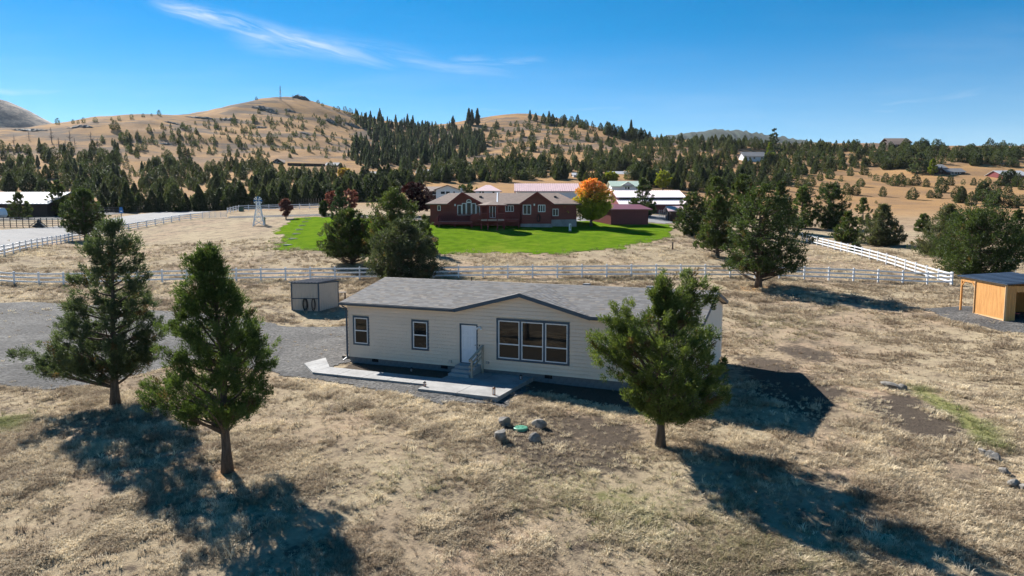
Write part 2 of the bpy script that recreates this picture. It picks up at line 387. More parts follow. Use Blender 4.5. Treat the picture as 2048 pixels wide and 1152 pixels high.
def flat_mat(name, cols, scales, rough=.95, bd=.02, lumps=None):
    m, x, b, o = mat_new(name); pos = x.n('ShaderNodeNewGeometry').outputs['Position']
    a = x.noise(pos, scales[0], 4, .6); c2 = x.noise(pos, scales[1], 4, .7)
    cc = x.mix(x.step(a, .35, .65), cols[0], cols[1]); cc = x.mix(x.step(c2, .4, .72), cc, cols[2])
    if lumps:
        v = x.n('ShaderNodeTexVoronoi'); v.inputs['Scale'].default_value = lumps; x.link(pos, v.inputs['Vector'])
        gy = x.n('ShaderNodeRGBToBW'); x.link(v.outputs['Color'], gy.inputs[0]); cc = x.mix(1., cc, x.vec(*[x.add(.45, x.mul(gy.outputs[0], 1.1))]*3), 'MULTIPLY')
        bump(x, b, v.outputs['Distance'], bd, .8)
    else: bump(x, b, c2, bd, .6)
    x.link(cc, b.inputs['Base Color']); b.inputs['Roughness'].default_value = rough; b.inputs['Specular IOR Level'].default_value = .2
    return m
M['gravel'] = flat_mat('grey_crushed_gravel', [(.075, .073, .072), (.14, .135, .128), (.05, .048, .046)], (.22, 5), bd=.07, lumps=8)
M['road'] = flat_mat('pale_asphalt', [(.30, .29, .285), (.24, .235, .235), (.20, .20, .20)], (.3, 3), bd=.01)
M['lawn'], x, b, o = mat_new('mown_green_lawn'); pos = x.n('ShaderNodeNewGeometry').outputs['Position']
lx, ly, lz = x.xyz(pos); l1 = x.noise(pos, .11, 5, .6); l2 = x.noise(pos, .7, 5, .65); l3 = x.noise(pos, 6., 4, .7)
strp = x.m('SINE', x.add(x.mul(x.add(x.mul(lx, .35), ly), 2.6), x.mul(l1, 9.)))
cc = x.mix(x.step(l2, .3, .7), (.075, .142, .012), (.15, .235, .018)); cc = x.mix(x.mul(x.step(strp, -.6, .8), .3), cc, (.10, .20, .006))
cc = x.mix(x.mul(x.step(l1, .56, .72), .5), cc, (.27, .30, .045)); cc = x.mix(x.mul(x.step(l3, .45, .75), .6), cc, (.06, .10, .008))
x.link(cc, b.inputs['Base Color']); b.inputs['Roughness'].default_value = .95; b.inputs['Specular IOR Level'].default_value = .0; bump(x, b, x.add(l3, x.mul(l2, .8)), .12, .8)

# ------------------------------------------------------------------ ground
def poly_mask(X, Y, poly):
    inside = np.zeros(X.shape, bool); n = len(poly)
    for i in range(n):
        x0, y0 = poly[i]; x1, y1 = poly[(i+1) % n]
        c_ = ((y0 > Y) != (y1 > Y)) & (X < (x1-x0)*(Y-y0)/(y1-y0+1e-12)+x0)
        inside ^= c_
    return inside
def gpoly(pts): return [tuple(spot(*p)[:2]) for p in pts]
def seg_dist(X, Y, a, b):
    ax, ay = a; bx, by = b; t = np.clip(((X-ax)*(bx-ax)+(Y-ay)*(by-ay))/((bx-ax)**2+(by-ay)**2+1e-9), 0, 1)
    return np.hypot(X-ax-t*(bx-ax), Y-ay-t*(by-ay))
def pdist(X, Y, poly):
    d = np.full(X.shape, 1e9)
    for i in range(len(poly)): d = np.minimum(d, seg_dist(X, Y, poly[i], poly[(i+1) % len(poly)]))
    return np.where(poly_mask(X, Y, poly), d, -d)
def pmask(X, Y, poly, soft): return np.clip(pdist(X, Y, poly)/soft*.5+.5, 0, 1)

dirt_polys = [(gpoly([(930, 835), (1000, 815), (1140, 815), (1300, 830), (1330, 905), (1270, 960), (1150, 990), (1060, 960), (950, 905)]), 1.6, .80),
              (gpoly([(1690, 800), (1760, 775), (1840, 785), (1935, 845), (1975, 915), (1890, 910), (1770, 860)]), 1.5, .95),
              (gpoly([(1460, 700), (1580, 720), (1720, 790), (1640, 850), (1480, 800)]), 1.4, .9),
              ([tuple(hw(*p)[:2]) for p in ((.3, .4), (7.3, .4), (7.2, -2.05), (.6, -2.05))], .4, .98),
              ([tuple(hw(*p)[:2]) for p in ((11.2, .5), (20.3, .5), (20.5, -2.6), (16, -2.8), (11.5, -2.2))], .7, .95),
              (gpoly([(560, 925), (620, 870), (760, 880), (700, 930)]), 1.2, .5),
              (gpoly([(1500, 690), (1600, 680), (1720, 720), (1640, 740)]), 1.2, .75),
              (gpoly([(1660, 585), (1800, 590), (1900, 615), (1780, 622), (1640, 600)]), 1.6, .6),
              (gpoly([(480, 600), (580, 605), (690, 640), (560, 655), (470, 640)]), 1.2, .5),
              (gpoly([(2000, 950), (2048, 940), (2048, 985), (2010, 975)]), .6, .8),
              (gpoly([(1600, 545), (1800, 560), (1800, 572), (1600, 563)]), 1.5, .55)]
green_polys = [(gpoly([(-40, 832), (60, 826), (66, 840), (30, 862), (-40, 868)]), .7, .95), (gpoly([(1812, 772), (1850, 775), (1940, 822), (2010, 865), (2015, 905), (1960, 895), (1900, 830), (1825, 792)]), .5, .95),
               (gpoly([(1050, 950), (1240, 935), (1420, 955), (1440, 1060), (1300, 1090), (1120, 1040)]), 2.2, .6), (gpoly([(720, 930), (860, 920), (900, 1000), (760, 1010)]), 2, .55),
               (gpoly([(1490, 640), (1600, 640), (1620, 690), (1520, 690)]), 2, .45), (gpoly([(1660, 600), (1760, 596), (1740, 640), (1650, 640)]), 1.5, .3), (gpoly([(1320, 990), (1600, 1060), (1700, 1152), (1400, 1152)]), 2.5, .5),
               (gpoly([(700, 545), (1000, 558), (1400, 560), (1400, 566), (800, 566)]), .8, .35)]
warm_spots = [(spot(1517, 578)[:2], 3.4), (spot(1435, 516)[:2], 2.2), (spot(455, 948)[:2], .9), (spot(705, 530)[:2], 2.0), (spot(231, 815)[:2], .7)]
def g_attrs(X, Y):
    d = np.zeros(X.shape); g = np.zeros(X.shape); w = np.zeros(X.shape)
    for p, s_, a in dirt_polys: d = np.maximum(d, a*pmask(X, Y, p, s_))
    for p, s_, a in green_polys: g = np.maximum(g, a*pmask(X, Y, p, s_))
    for (cx, cy), r in warm_spots: w = np.maximum(w, np.clip(1.1-np.hypot(X-cx, (Y-cy)*1.0)/r, 0, 1)*(.6+.6*fbm(X*1.3, Y*1.3, 8)))
    return d, g, w
NU, UM = 470, 1.15
Yr = np.concatenate([np.arange(-52, 14, 2.), np.arange(14, 46, .38), np.arange(46, 130, .8), np.geomspace(130, 1350, 200)])
Ur = np.linspace(-UM, UM, NU)
GY, GU = np.meshgrid(Yr, Ur, indexing='ij'); GX = GU*(GY+APX)
GZ = zf(GX, GY)
sel = (GY > 10) & (GY < 100)
ad, ag, aw = (np.zeros(GX.shape) for _ in range(3))
ad[sel], ag[sel], aw[sel] = g_attrs(GX[sel], GY[sel])
ahill = np.clip((GY+.25*np.abs(GX)*(GX > 0)-150)/90, 0, 1)
idx = np.arange(GX.size).reshape(GX.shape)
Fq = np.stack([idx[:-1, :-1], idx[:-1, 1:], idx[1:, 1:], idx[1:, :-1]], -1).reshape(-1, 4)
me = np_mesh('ground', np.stack([GX, GY, GZ], -1).reshape(-1, 3), Fq, M['field'], smooth=True, attrs=dict(dirt=ad.ravel(), green=ag.ravel(), warm=aw.ravel(), hill=ahill.ravel()))
ground = tag(link(bpy.data.objects.new('ground', me)), 'dry straw coloured pasture rising to golden hills', kind='structure')

def zfast(X, Y):                                             # height of the built ground mesh
    X = np.atleast_1d(np.asarray(X, float)); Y = np.atleast_1d(np.asarray(Y, float))
    i = np.clip(np.searchsorted(Yr, Y)-1, 0, len(Yr)-2); fy = (Y-Yr[i])/(Yr[i+1]-Yr[i])
    u = np.clip((X/(Y+APX)+UM)/(2*UM)*(NU-1), 0, NU-1.001); j = u.astype(int); fu = u-j
    return (GZ[i, j]*(1-fu)+GZ[i, j+1]*fu)*(1-fy)+(GZ[i+1, j]*(1-fu)+GZ[i+1, j+1]*fu)*fy
ZF = zfast
def sheet(name, poly, step_, lift, m, label, rag=.5, nsc=.8, seed=0, extra=None):
    P = np.array(poly); x0, y0 = P.min(0)-1; x1, y1 = P.max(0)+1
    nx, ny = int((x1-x0)/step_)+2, int((y1-y0)/step_)+2
    XX, YY = np.meshgrid(x0+np.arange(nx)*step_, y0+np.arange(ny)*step_, indexing='ij')
    D = pdist(XX, YY, poly)
    if extra is not None: D = extra(XX, YY, D)
    jig = (fbm(XX*nsc, YY*nsc, seed+40, 4)-.47)*2*rag
    keepv = (D+jig) > 0
    ZZ = zfast(XX, YY)+lift*np.clip((D+jig)/.3+.35, .1, 1)
    id_ = np.arange(XX.size).reshape(XX.shape)
    k = keepv[:-1, :-1] & keepv[1:, :-1] & keepv[1:, 1:] & keepv[:-1, 1:]
    q = np.stack([id_[:-1, :-1], id_[1:, :-1], id_[1:, 1:], id_[:-1, 1:]], -1)[k]
    used = np.unique(q); rm = np.full(XX.size, -1); rm[used] = np.arange(len(used))
    V = np.stack([XX, YY, ZZ], -1).reshape(-1, 3)[used]
    me = np_mesh(name, V, rm[q], m, smooth=True)
    return tag(link(bpy.data.objects.new(name, me)), label, kind='structure')

gravel_poly = gpoly([(-60, 606), (60, 604), (180, 610), (330, 622), (470, 632), (560, 650), (640, 654), (700, 652)])+[tuple(hw(*p)[:2]) for p in ((1.2, 1.5), (.1, .3), (0, -2.0), (7.0, -2.1), (11.3, -.9), (11.9, -1.2), (12.0, -4.9), (9, -5.6), (6.6, -5.1), (3, -4.6), (-.3, -4.5))]+gpoly([(560, 752), (440, 722), (330, 735), (220, 765), (100, 782), (-60, 765)])
sheet('gravel_driveway', gravel_poly, .16, .035, M['gravel'], 'grey crushed gravel yard left of the tan house', .55, .9, 1)
shelter_gravel = gpoly([(1840, 618), (1925, 612), (2110, 625), (2140, 672), (2000, 664), (1900, 640)])
sheet('gravel_pad', shelter_gravel, .2, .035, M['gravel'], 'dark gravel patch around the wooden shelter', .5, .8, 2)
lawn_poly = gpoly([(552, 499), (700, 502), (880, 508), (1000, 506), (1120, 509), (1240, 499), (1330, 478), (1352, 462), (1345, 450), (1240, 444), (1153, 443), (1090, 449), (990, 449), (900, 446), (860, 445), (700, 436), (628, 434), (590, 436), (545, 460), (562, 485)])
sheet('lawn', lawn_poly, .24, .05, M['lawn'], 'bright green mown lawn in front of the dark red house', 1.9, .5, 5)
road_poly = gpoly([(-120, 532), (0, 506), (120, 476), (240, 452), (340, 437), (420, 424), (455, 417), (420, 416), (330, 423), (240, 434), (190, 443), (110, 453), (0, 460), (-120, 468)])
sheet('road', road_poly, .35, .06, M['road'], 'pale asphalt road curving away behind the white fence', .15, .2, 6)
sheet('farm_track', gpoly([(455, 437), (640, 432), (850, 441), (850, 437), (640, 428), (455, 433)]), .4, .04, M['gravel'], 'narrow grey track crossing the pasture to the red house', .2, .3, 7)
sheet('red_house_driveway', gpoly([(1150, 444), (1215, 441), (1330, 448), (1365, 446), (1360, 435), (1320, 431), (1150, 434)]), .4, .05, M['road'], 'grey paved yard beside the maroon shed', .25, .3, 8)
sheet('far_road', gpoly([(-60, 444), (120, 440), (200, 432), (330, 421), (430, 416), (430, 413.5), (320, 416), (200, 424), (100, 432), (-60, 436)]), .5, .05, M['gravel'], 'dark gravel strip between the road and the barn', .3, .2, 9)

# ------------------------------------------------------------------ the tan house
house = empty('house', (HX, HY, 0), HT, 'long single storey tan house with slate blue trim and grey shingle roof', 'house')
GU0, GU1, GW = 7.03, 14.55, 4.15                            # cross gable: left foot, right foot, apex height
GUC = (GU0+GU1)/2; GSL = (GW-HE)/(GUC-GU0)
ZR = HE+HS*(HD/2+HO)
openings = [(.339, 1.432, .712, 2.387), (4.211, 5.304, .712, 2.387), (7.202, 8.262, .0, 2.36), (9.363, 13.399, .558, 2.771)]
wt = HE-HS*0-.02                                            # top of straight wall (tucked under the roof)
def under_gable(u): return HE-.1+max(0, (GUC-GU0-abs(u-GUC))*GSL)
MB().box(.03, HL-.03, .03, HD-.03, -.02, HE-.12).build('wall_core', M['siding'], house)
sd = MB(); EXP = .19
def course(mb, u0, u1, z0, z1, along, off, sgn):
    """one lapped board: thick at its lower edge"""
    t0, t1 = .052, .010
    if along == 'u': P = lambda u, d, z: (u, off+sgn*d, z)
    else: P = lambda u, d, z: (off+sgn*d, u, z)
    mb.add([P(u0, 0, z0), P(u1, 0, z0), P(u1, t0, z0), P(u0, t0, z0), P(u0, 0, z1), P(u1, 0, z1), P(u1, t1, z1), P(u0, t1, z1)],
           [(0, 1, 2, 3), (4, 7, 6, 5), (3, 2, 6, 7), (0, 3, 7, 4), (1, 5, 6, 2), (0, 4, 5, 1)])
z = 0.; k = 0
while z < GW:
    z1c = z+EXP; mid = z+EXP*.5
    if z1c < HE-.05: u0, u1 = 0, HL
    else:
        hfw = (GUC-GU0)-(mid-(HE-.1))/GSL
        if hfw <= .1: break
        u0, u1 = GUC-hfw, GUC+hfw
    cuts = sorted((a, b_) for a, b_, c0, c1 in openings if c0 <= mid <= c1); p = u0
    for a, b_ in cuts+[(u1, u1)]:
        if a > p:
            q = p                                           # boards come in lengths: butt joints
            while q < a-.01:
                e = min(a, q+3.66 if q > p else p+1.1+((k*1.37) % 2.4))
                course(sd, q, e-.003, z, z1c-.02, 'u', 0, -1); q = e
        p = b_
    z = z1c; k += 1
sd.build('front_siding', M['siding'], house)
ge = MB(); gw = MB()
for off, sgn in ((HL, 1), (0, -1)):
    z = 0.; gw = MB()
    while z < ZR-.2:
        lim = min(HD/2, max(0, (ZR-.16-(z+EXP))/HS)) if z+EXP > HE-.15 else HD/2
        if lim > .15: course(gw, HD/2-lim, HD/2+lim, z, z+EXP-.02, 'v', off, sgn)
        z += EXP
    gw.build('end_siding', M['siding'], house)

ge.ext([(.02, .02, HE-.12), (.02, HD-.02, HE-.12), (.02, HD/2, ZR-.12)], (HL-.04, 0, 0)); ge.build('attic_core', M['siding'], house)
MB().ext([(GU0+.4, .04, HE-.12), (GU1-.4, .04, HE-.12), (GUC, .04, GW-.18)], (0, 3, 0)).build('gable_core', M['siding'], house)
bk = MB(); bk.box(.02, HL-.02, HD-.01, HD+.02, 0, HE-.1); bk.build('back_siding', M['siding'], house)
# foundation and blocks
fd = MB().box(.06, HL-.06, .06, HD-.06, -1.6, -.004).build('foundation', M['mortar'], house)
bx = MB().box(0, .394, 0, .04, 0, .192).mesh('block', M['block'])
vents = [(1.55, .4), (6.0, .4), (12.05, .4), (16.5, .4)]
for row in range(4):
    zz = -.205-row*.2; u = .02+(.2 if row % 2 else 0)
    while u < HL-.4:
        if not (row == 0 and any(a-.3 < u < a+.35 for a, _ in vents)) and not 7.3-.1 < u < 8.3:
            o = link(bpy.data.objects.new('block', bx), fd); o.location = (u, .03-.008*((row+int(u*7)) % 3 == 0), zz)
        u += .402
    v = .02
    while v < HD-.4 and row < 4:
        o = link(bpy.data.objects.new('block', bx), fd); o.location = (HL-.035, v, zz); o.rotation_euler = (0, 0, math.pi/2); v += .402
for a, w_ in vents:
    vt = MB().box(a, a+w_, .015, .07, -.2, -.015)
    vo = vt.build('foundation_vent', M['dark'], fd)
# windows
def window(parent, u0, u1, z0, z1, trimw=.1, sash=True, name='window', rail=.5):
    w = MB(); y = -.055
    w.box(u0, u1, y, 0, z1-trimw, z1); w.box(u0, u1, y, 0, z0, z0+trimw)
    w.box(u0, u0+trimw, y, 0, z0+trimw, z1-trimw); w.box(u1-trimw, u1, y, 0, z0+trimw, z1-trimw)
    wo_ = w.build(name, M['navy'], parent)
    sash_frame(wo_, u0+trimw, u1-trimw, z0+trimw, z1-trimw, rail)
    return wo_
def sash_frame(par, a, b_, c0, c1, rail=.5):
    f = MB(); t = .05; y = -.045
    f.box(a, b_, y, 0, c1-t, c1); f.box(a, b_, y, 0, c0, c0+t); f.box(a, a+t, y, 0, c0+t, c1-t); f.box(b_-t, b_, y, 0, c0+t, c1-t)
    mz = c0+(c1-c0)*rail; f.box(a+t, b_-t, y+.004, 0, mz-.028, mz+.028)
    f.build('frame', M['white'], par)
    MB().box(a+t, b_-t, -.006, .02, mz+.028, c1-t).build('pane', M['glass'], par)
    MB().box(a+t, b_-t, -.016, .02, c0+t, mz-.028).build('pane', M['screen'], par)
window(house, *openings[0]); window(house, *openings[1])
u0, u1, z0, z1_ = openings[3]
w = MB(); y = -.055; tw = .11; cw = (u1-u0-4*tw)/3
w.box(u0, u1, y, 0, z1_-tw, z1_); w.box(u0, u1, y, 0, z0, z0+tw)
for i in range(4): w.box(u0+i*(cw+tw), u0+i*(cw+tw)+tw, y, 0, z0+tw, z1_-tw)
tri = w.build('triple_window', M['navy'], house)
for i in range(3): sash_frame(tri, u0+tw+i*(cw+tw), u0+tw+i*(cw+tw)+cw, z0+tw, z1_-tw, .38)
# door
u0, u1, z0, z1_ = openings[2]; z0 = .234
w = MB(); w.box(u0, u0+.09, -.055, 0, z0, z1_); w.box(u1-.06, u1, -.055, 0, z0, z1_); w.box(u0+.09, u1-.06, -.055, 0, z1_-.07, z1_); w.box(u0+.09, u1-.06, -.06, .0, z0-.03, z0+.02)
dr = w.build('door', M['navy'], house)
MB().box(u0+.02, u1-.02, -.012, .02, -.01, z0-.03).build('door_skirt', M['siding'], dr)
a, b_ = u0+.09, u1-.06
MB().box(a, b_, -.018, .02, z0+.02, z1_-.07).build('door_leaf', M['door'], dr)
pn = MB(); wd = (b_-a-.3)/2
for i in (0, 1):
    for c0, c1 in ((.15, .72), (.86, 1.42), (1.54, 1.80)):
        q0 = a+.1+i*(wd+.1); t = .028
        pn.box(q0, q0+wd, -.034, -.018, z0+c0, z0+c0+t); pn.box(q0, q0+wd, -.034, -.018, z0+c1-t, z0+c1)
        pn.box(q0, q0+t, -.034, -.018, z0+c0+t, z0+c1-t); pn.box(q0+wd-t, q0+wd, -.034, -.018, z0+c0+t, z0+c1-t)
        pn.box(q0+.07, q0+wd-.07, -.032, -.018, z0+c0+.07, z0+c1-.07)
pn.build('door_panel', M['door'], dr)
MB().tube([(b_-.07, -.02, z0+1.0), (b_-.07, -.075, z0+1.0)], .03, 10).build('door_knob', M['steel'], dr)
fl = MB(); fl.box(8.36, 8.46, -.08, -.03, 2.16, 2.26)
for s_ in (-1, 1): fl.tube([(8.41+s_*.05, -.07, 2.22), (8.41+s_*.11, -.17, 2.17), (8.41+s_*.13, -.2, 2.15)], [.035, .05, .065], 10)
fl.build('flood_light', M['white'], house)
MB().box(8.35, 8.41, -.05, -.03, 1.2, 1.28).build('doorbell', M['black'], house)
for uu, nm in ((6.55, 'outlet_box'), (8.78, 'dryer_vent')):
    MB().box(uu, uu+.16, -.13, -.03, .3 if nm == 'dryer_vent' else .18, .42 if nm == 'dryer_vent' else .31).build(nm, M['steel'], house)
# roof
rng = np.random.default_rng(5)
def slab_quad(mb, pts, t=.05): mb.poly(pts, t)
T_ = .05
def main_z(v): return HE+HS*(v+HO) if v <= HD/2 else ZR-HS*(v-HD/2)
rf = MB()
slab_quad(rf, [(-HR, -HO, HE), (GU0, -HO, HE), (GUC, (GW-HE)/HS-HO, GW-.004), (GU1, -HO, HE), (HL+HR, -HO, HE), (HL+HR, HD/2, ZR), (-HR, HD/2, ZR)])
slab_quad(rf, [(-HR, HD/2, ZR), (HL+HR, HD/2, ZR), (HL+HR, HD+HO, HE), (-HR, HD+HO, HE)])
vend = (GW-HE)/HS-HO
slab_quad(rf, [(GU0, -HO, HE), (GUC, -HO, GW), (GUC, vend, GW)]); slab_quad(rf, [(GUC, -HO, GW), (GU1, -HO, HE), (GUC, vend, GW)])
roof = rf.build('roof', M['greyroof'], house)
sv, sf, sc_ = [], [], []
def tab(o, du, dn, nrm, w_, l, t):
    """one shingle tab lying on the slope, its lower edge raised"""
    o = np.array(o); b0 = len(sv)
    e = o+du*(w_-.004); lo = nrm*t; hi = nrm*.003
    sv.extend([o+lo, e+lo, e+dn*l+hi, o+dn*l+hi, o, e]); sf.extend([(b0, b0+1, b0+2, b0+3), (b0+4, b0+5, b0+1, b0)])
    g = rng.uniform(.75, 1.22)*(.9 if rng.random() < .15 else 1); base = np.array([.19, .184, .18] if rng.random() < .8 else [.212, .19, .168])*g
    sc_.extend([base]*6)
def shingle_plane(o, du, dn, lenu, lenn, keep, ex=.145):
    du = np.array(du, float); dn = np.array(dn, float); dn /= np.linalg.norm(dn); nrm = np.cross(du, dn); nrm /= np.linalg.norm(nrm)
    if nrm[2] < 0: nrm = -nrm
    r = 0
    while r*ex < lenn-.02:
        u = 0.
        while u < lenu-.02:
            w_ = min(lenu-u, rng.uniform(.22, .42)); p = np.array(o)+du*u+dn*r*ex
            if keep(p, w_, du): tab(p+nrm*.004, du, dn, nrm, w_, min(ex*1.08, lenn-r*ex), .014)
            u += w_
        r += 1
sl_len = math.hypot(HD/2+HO, ZR-HE)
def k_front(p, w_, du):
    for q in (p, p+du*w_):
        if p[1] < vend and abs(q[0]-GUC) < (GUC-GU0)*(1-(p[1]+HO+.1)/(vend+HO))-.05: continue
        return True
    return False
shingle_plane((-HR, -HO-.02, HE-.004), (1, 0, 0), (0, HD/2+HO, ZR-HE), HL+2*HR, sl_len, k_front)
shingle_plane((-HR, HD+HO+.02, HE-.004), (1, 0, 0), (0, -(HD/2+HO), ZR-HE), HL+2*HR, sl_len, lambda *a: True)
gl = math.hypot(GUC-GU0, GW-HE)
def k_g(p, w_, du):                                          # gable slopes: only in front of the valley
    lim = (p[2]-HE)/HS-HO
    return p[1] < lim+.05
shingle_plane((GU0, -HO-.02, HE), (0, 1, 0), (GUC-GU0, 0, GW-HE), vend+HO, gl, k_g)
shingle_plane((GU1, -HO-.02, HE), (0, 1, 0), (-(GUC-GU0), 0, GW-HE), vend+HO, gl, k_g)
me = np_mesh('shingles', np.array(sv), np.array(sf), M['shingle'], np.array(sc_))
tag(link(bpy.data.objects.new('shingles', me), roof), kind='stuff')
rc = MB()
for (a0, a1) in (((-HR, HD/2, ZR), (HL+HR, HD/2, ZR)),):
    n = 66; 
    for i in range(n):
        q0 = a0[0]+(a1[0]-a0[0])*i/n; q1 = a0[0]+(a1[0]-a0[0])*(i+1)/n+.03
        rc.add([(q0, HD/2-.13, ZR-.006), (q1, HD/2-.13, ZR-.016), (q1, HD/2, ZR+.014), (q0, HD/2, ZR+.028), (q1, HD/2+.13, ZR-.016), (q0, HD/2+.13, ZR-.006)], [(0, 1, 2, 3), (3, 2, 4, 5)])
n = 15
for i in range(n):
    q0 = -HO+(vend+HO)*i/n; q1 = -HO+(vend+HO)*(i+1)/n+.03
    rc.add([(GUC-.13, q0, GW-.012), (GUC-.13, q1, GW-.022), (GUC, q1, GW+.016), (GUC, q0, GW+.03), (GUC+.13, q1, GW-.022), (GUC+.13, q0, GW-.012)], [(0, 1, 2, 3), (3, 2, 4, 5)])
rc.build('ridge_cap', mat('ridge_shingle', (.20, .19, .18), .9, .3, 3), roof)
for uu in (12.6, 16.2, 18.3): MB().box(uu, uu+.35, HD/2+.25, HD/2+.65, ZR-.05, ZR+.075).build('roof_vent', M['greyroof'], roof)
MB().tube([(5.2, HD/2+1.2, ZR-.4), (5.2, HD/2+1.2, ZR+.12)], .04, 8).build('vent_pipe', M['black'], roof)
# soffit, fascia, gutters
so_ = MB()
for a0, a1, b0, b1 in ((-HR+.03, GU0, -HO+.03, .0), (GU1, HL+HR-.03, -HO+.03, .0), (-HR+.03, HL+HR-.03, HD, HD+HO-.03)): MB().box(a0, a1, b0, b1, HE-.17, HE-.15).build('soffit', M['siding'], house)
fa = MB(); fh = .17
fa.box(-HR-.012, GU0, -HO-.03, -HO-.004, HE-fh, HE-.012); fa.box(GU1, HL+HR+.012, -HO-.03, -HO-.004, HE-fh, HE-.012)
fa.box(-HR-.012, HL+HR+.012, HD+HO+.004, HD+HO+.03, HE-fh, HE-.012)
for (a0, a1) in (((GU0, HE), (GUC, GW)), ((GUC, GW), (GU1, HE))):
    fa.ext([(a0[0], -HO-.028, a0[1]-fh-.02), (a1[0], -HO-.028, a1[1]-fh-.02), (a1[0], -HO-.028, a1[1]-.008), (a0[0], -HO-.028, a0[1]-.008)], (0, .024, 0))
for uu in (-HR-.026, HL+HR+.002):
    for (v0, w0, v1, w1) in ((-HO, HE, HD/2, ZR), (HD/2, ZR, HD+HO, HE)):
        fa.ext([(uu, v0, w0-fh), (uu, v1, w1-fh), (uu, v1, w1-.006), (uu, v0, w0-.006)], (.024, 0, 0))
fa.build('fascia', M['navy'], house)
for uu, u2 in ((HL, HL+HR), (-HR, 0)):
    for (v0, w0, v1, w1) in ((-HO, HE, HD/2, ZR), (HD/2, ZR, HD+HO, HE)):
        MB().poly([(uu, v0, w0-.09), (u2, v0, w0-.09), (u2, v1, w1-.09), (uu, v1, w1-.09)], .03).build('rake_soffit', M['siding'], house)
MB().ext([(GU0, -HO, HE-.1), (GUC, -HO, GW-.1), (GU1, -HO, HE-.1), (GU1, -HO, HE-.13), (GUC, -HO, GW-.13), (GU0, -HO, HE-.13)], (0, HO-.03, 0)).build('rake_soffit', M['siding'], house)
gt = MB(); prof = [(-.030, -.02), (-.030, -.125), (-.105, -.125), (-.125, -.075), (-.135, -.02), (-.128, -.014), (-.118, -.03), (-.105, -.11), (-.04, -.11), (-.038, -.02)]
for a0, a1 in ((-HR-.02, GU0-.02), (GU1+.02, HL+HR+.02)): MB().ext([(a0, -HO+p, HE+q) for p, q in prof], (a1-a0, 0, 0)).build('gutter', M['navy'], house)
ds = MB()
ds.bar((-.12, -HO-.08, HE-.12), (-.09, -HO-.06, HE-.22), .08, .06); ds.bar((-.09, -HO-.06, HE-.22), (-.06, -.08, HE-.38), .08, .06); ds.bar((-.06, -.08, HE-.36), (-.06, -.08, -.05), .09, .07)
ds.bar((-.06, -.08, -.03), (-.2, -.3, -.2), .09, .06)
ds.build('downspout', M['navy'], house)

# ------------------------------------------------------------------ paths, steps, small things at the house
def hloc(u, v, w=0): return tuple(hw(u, v, w))
path = empty('footpath', hloc(0, 0), HT); tag(path, 'pale concrete path and patio slabs along the front of the house', kind='structure')
def slabs(quads, top, th):
    for q in quads:
        c_ = np.mean(q, 0); p = [tuple(c_+(np.array(v)-c_)*(1-.02/max(.3, np.linalg.norm(np.array(v)-c_)))) for v in q]
        MB().poly([(a, b_, top) for a, b_ in p], th).build('slab', M['concrete'], path)
ws = [.2, 1.75, 3.3, 4.85, 6.2, 7.2]
slabs([[(ws[i], -3.55), (ws[i+1], -3.55), (ws[i+1], -2.06), (ws[i], -2.06)] for i in range(5)], -.2, .28)
for t0, t1 in ((0, .33), (.33, .66), (.66, 1)):
    A0, B0, A1, B1 = np.array((-1.75, -1.85)), np.array((-1.62, -.05)), np.array((.2, -3.55)), np.array((.2, -2.06))
    slabs([[tuple(A0+(A1-A0)*t0), tuple(A0+(A1-A0)*t1), tuple(B0+(B1-B0)*t1), tuple(B0+(B1-B0)*t0)]], -.2, .28)
for i in range(2):
    for j in range(2):
        q0, q1 = 7.2+i*2.12, 7.2+(i+1)*2.12; r0, r1 = (-4.52, -2.3) if j == 0 else (-2.3, .03)
        slabs([[(q0, r0), (q1, r0), (q1, r1), (q0, r1)]], -.19, .3)
st = empty('porch_steps', hloc(7.27, 0, -.19), HT, 'three grey concrete steps up to the white front door', 'steps')
for i, (d0, h) in enumerate(((1.5, .14), (1.15, .28), (.75, .415))):
    MB().box(.0, 1.2, -d0, -.045 if i == 2 else -(1.15, .75)[i], 0, h).build('step', M['step'], st)
hr_ = empty('handrail', hloc(8.55, 0, -.19), HT, 'unpainted wooden handrail beside the porch steps', 'handrail')
MB().box(.03, .12, -1.52, -1.43, 0, .93).build('post', M['wood_rail'], hr_)
MB().box(.03, .12, -.24, -.15, 0, 1.4).build('post', M['wood_rail'], hr_)
for dz in (.88, .62, .38): MB().bar((.0, -1.62, dz), (.0, -.1, dz+.48), .04, .1).build('rail', M['wood_rail'], hr_)
MB().bar((.05, -1.66, .97), (.05, -.08, 1.46), .13, .035).build('cap_rail', M['wood_rail'], hr_)
for i, (u, v, w, lab) in enumerate(((7.28, -3.95, -.19, 'small copper lantern at the left front corner of the patio'), (11.1, -4.15, -.19, 'tall copper lantern at the front right corner of the patio'),
                                  (11.05, -.75, -.19, 'small dark lantern at the back right corner of the patio'), (7.05, -1.0, -.33, 'small lantern in the dark bed left of the porch steps'), (4.6, -.75, -.36, 'small lantern in the dark bed between the two small windows'))):
    o = empty('garden_lantern', hloc(u, v, w), HT, lab, 'lantern', 'small lanterns around the patio')
    h = .36 if i == 1 else .22
    MB().box(-.055, .055, -.055, .055, h*.8, h).build('cap', M['copper'] if i == 1 else M['black'], o)
    MB().tube([(0, 0, h), (0, 0, h+.04)], [.06, .01], 8).build('finial', M['black'], o)
    cg = MB()
    for a in (-.045, .045):
        for b_ in (-.045, .045): cg.box(a-.009, a+.009, b_-.009, b_+.009, .03, h*.8)
    cg.box(-.055, .055, -.055, .055, 0, .03); cg.build('cage', M['copper'], o)
    MB().tube([(0, 0, .03), (0, 0, h*.78)], .034, 8).build('lens', M['wallwhite'], o)
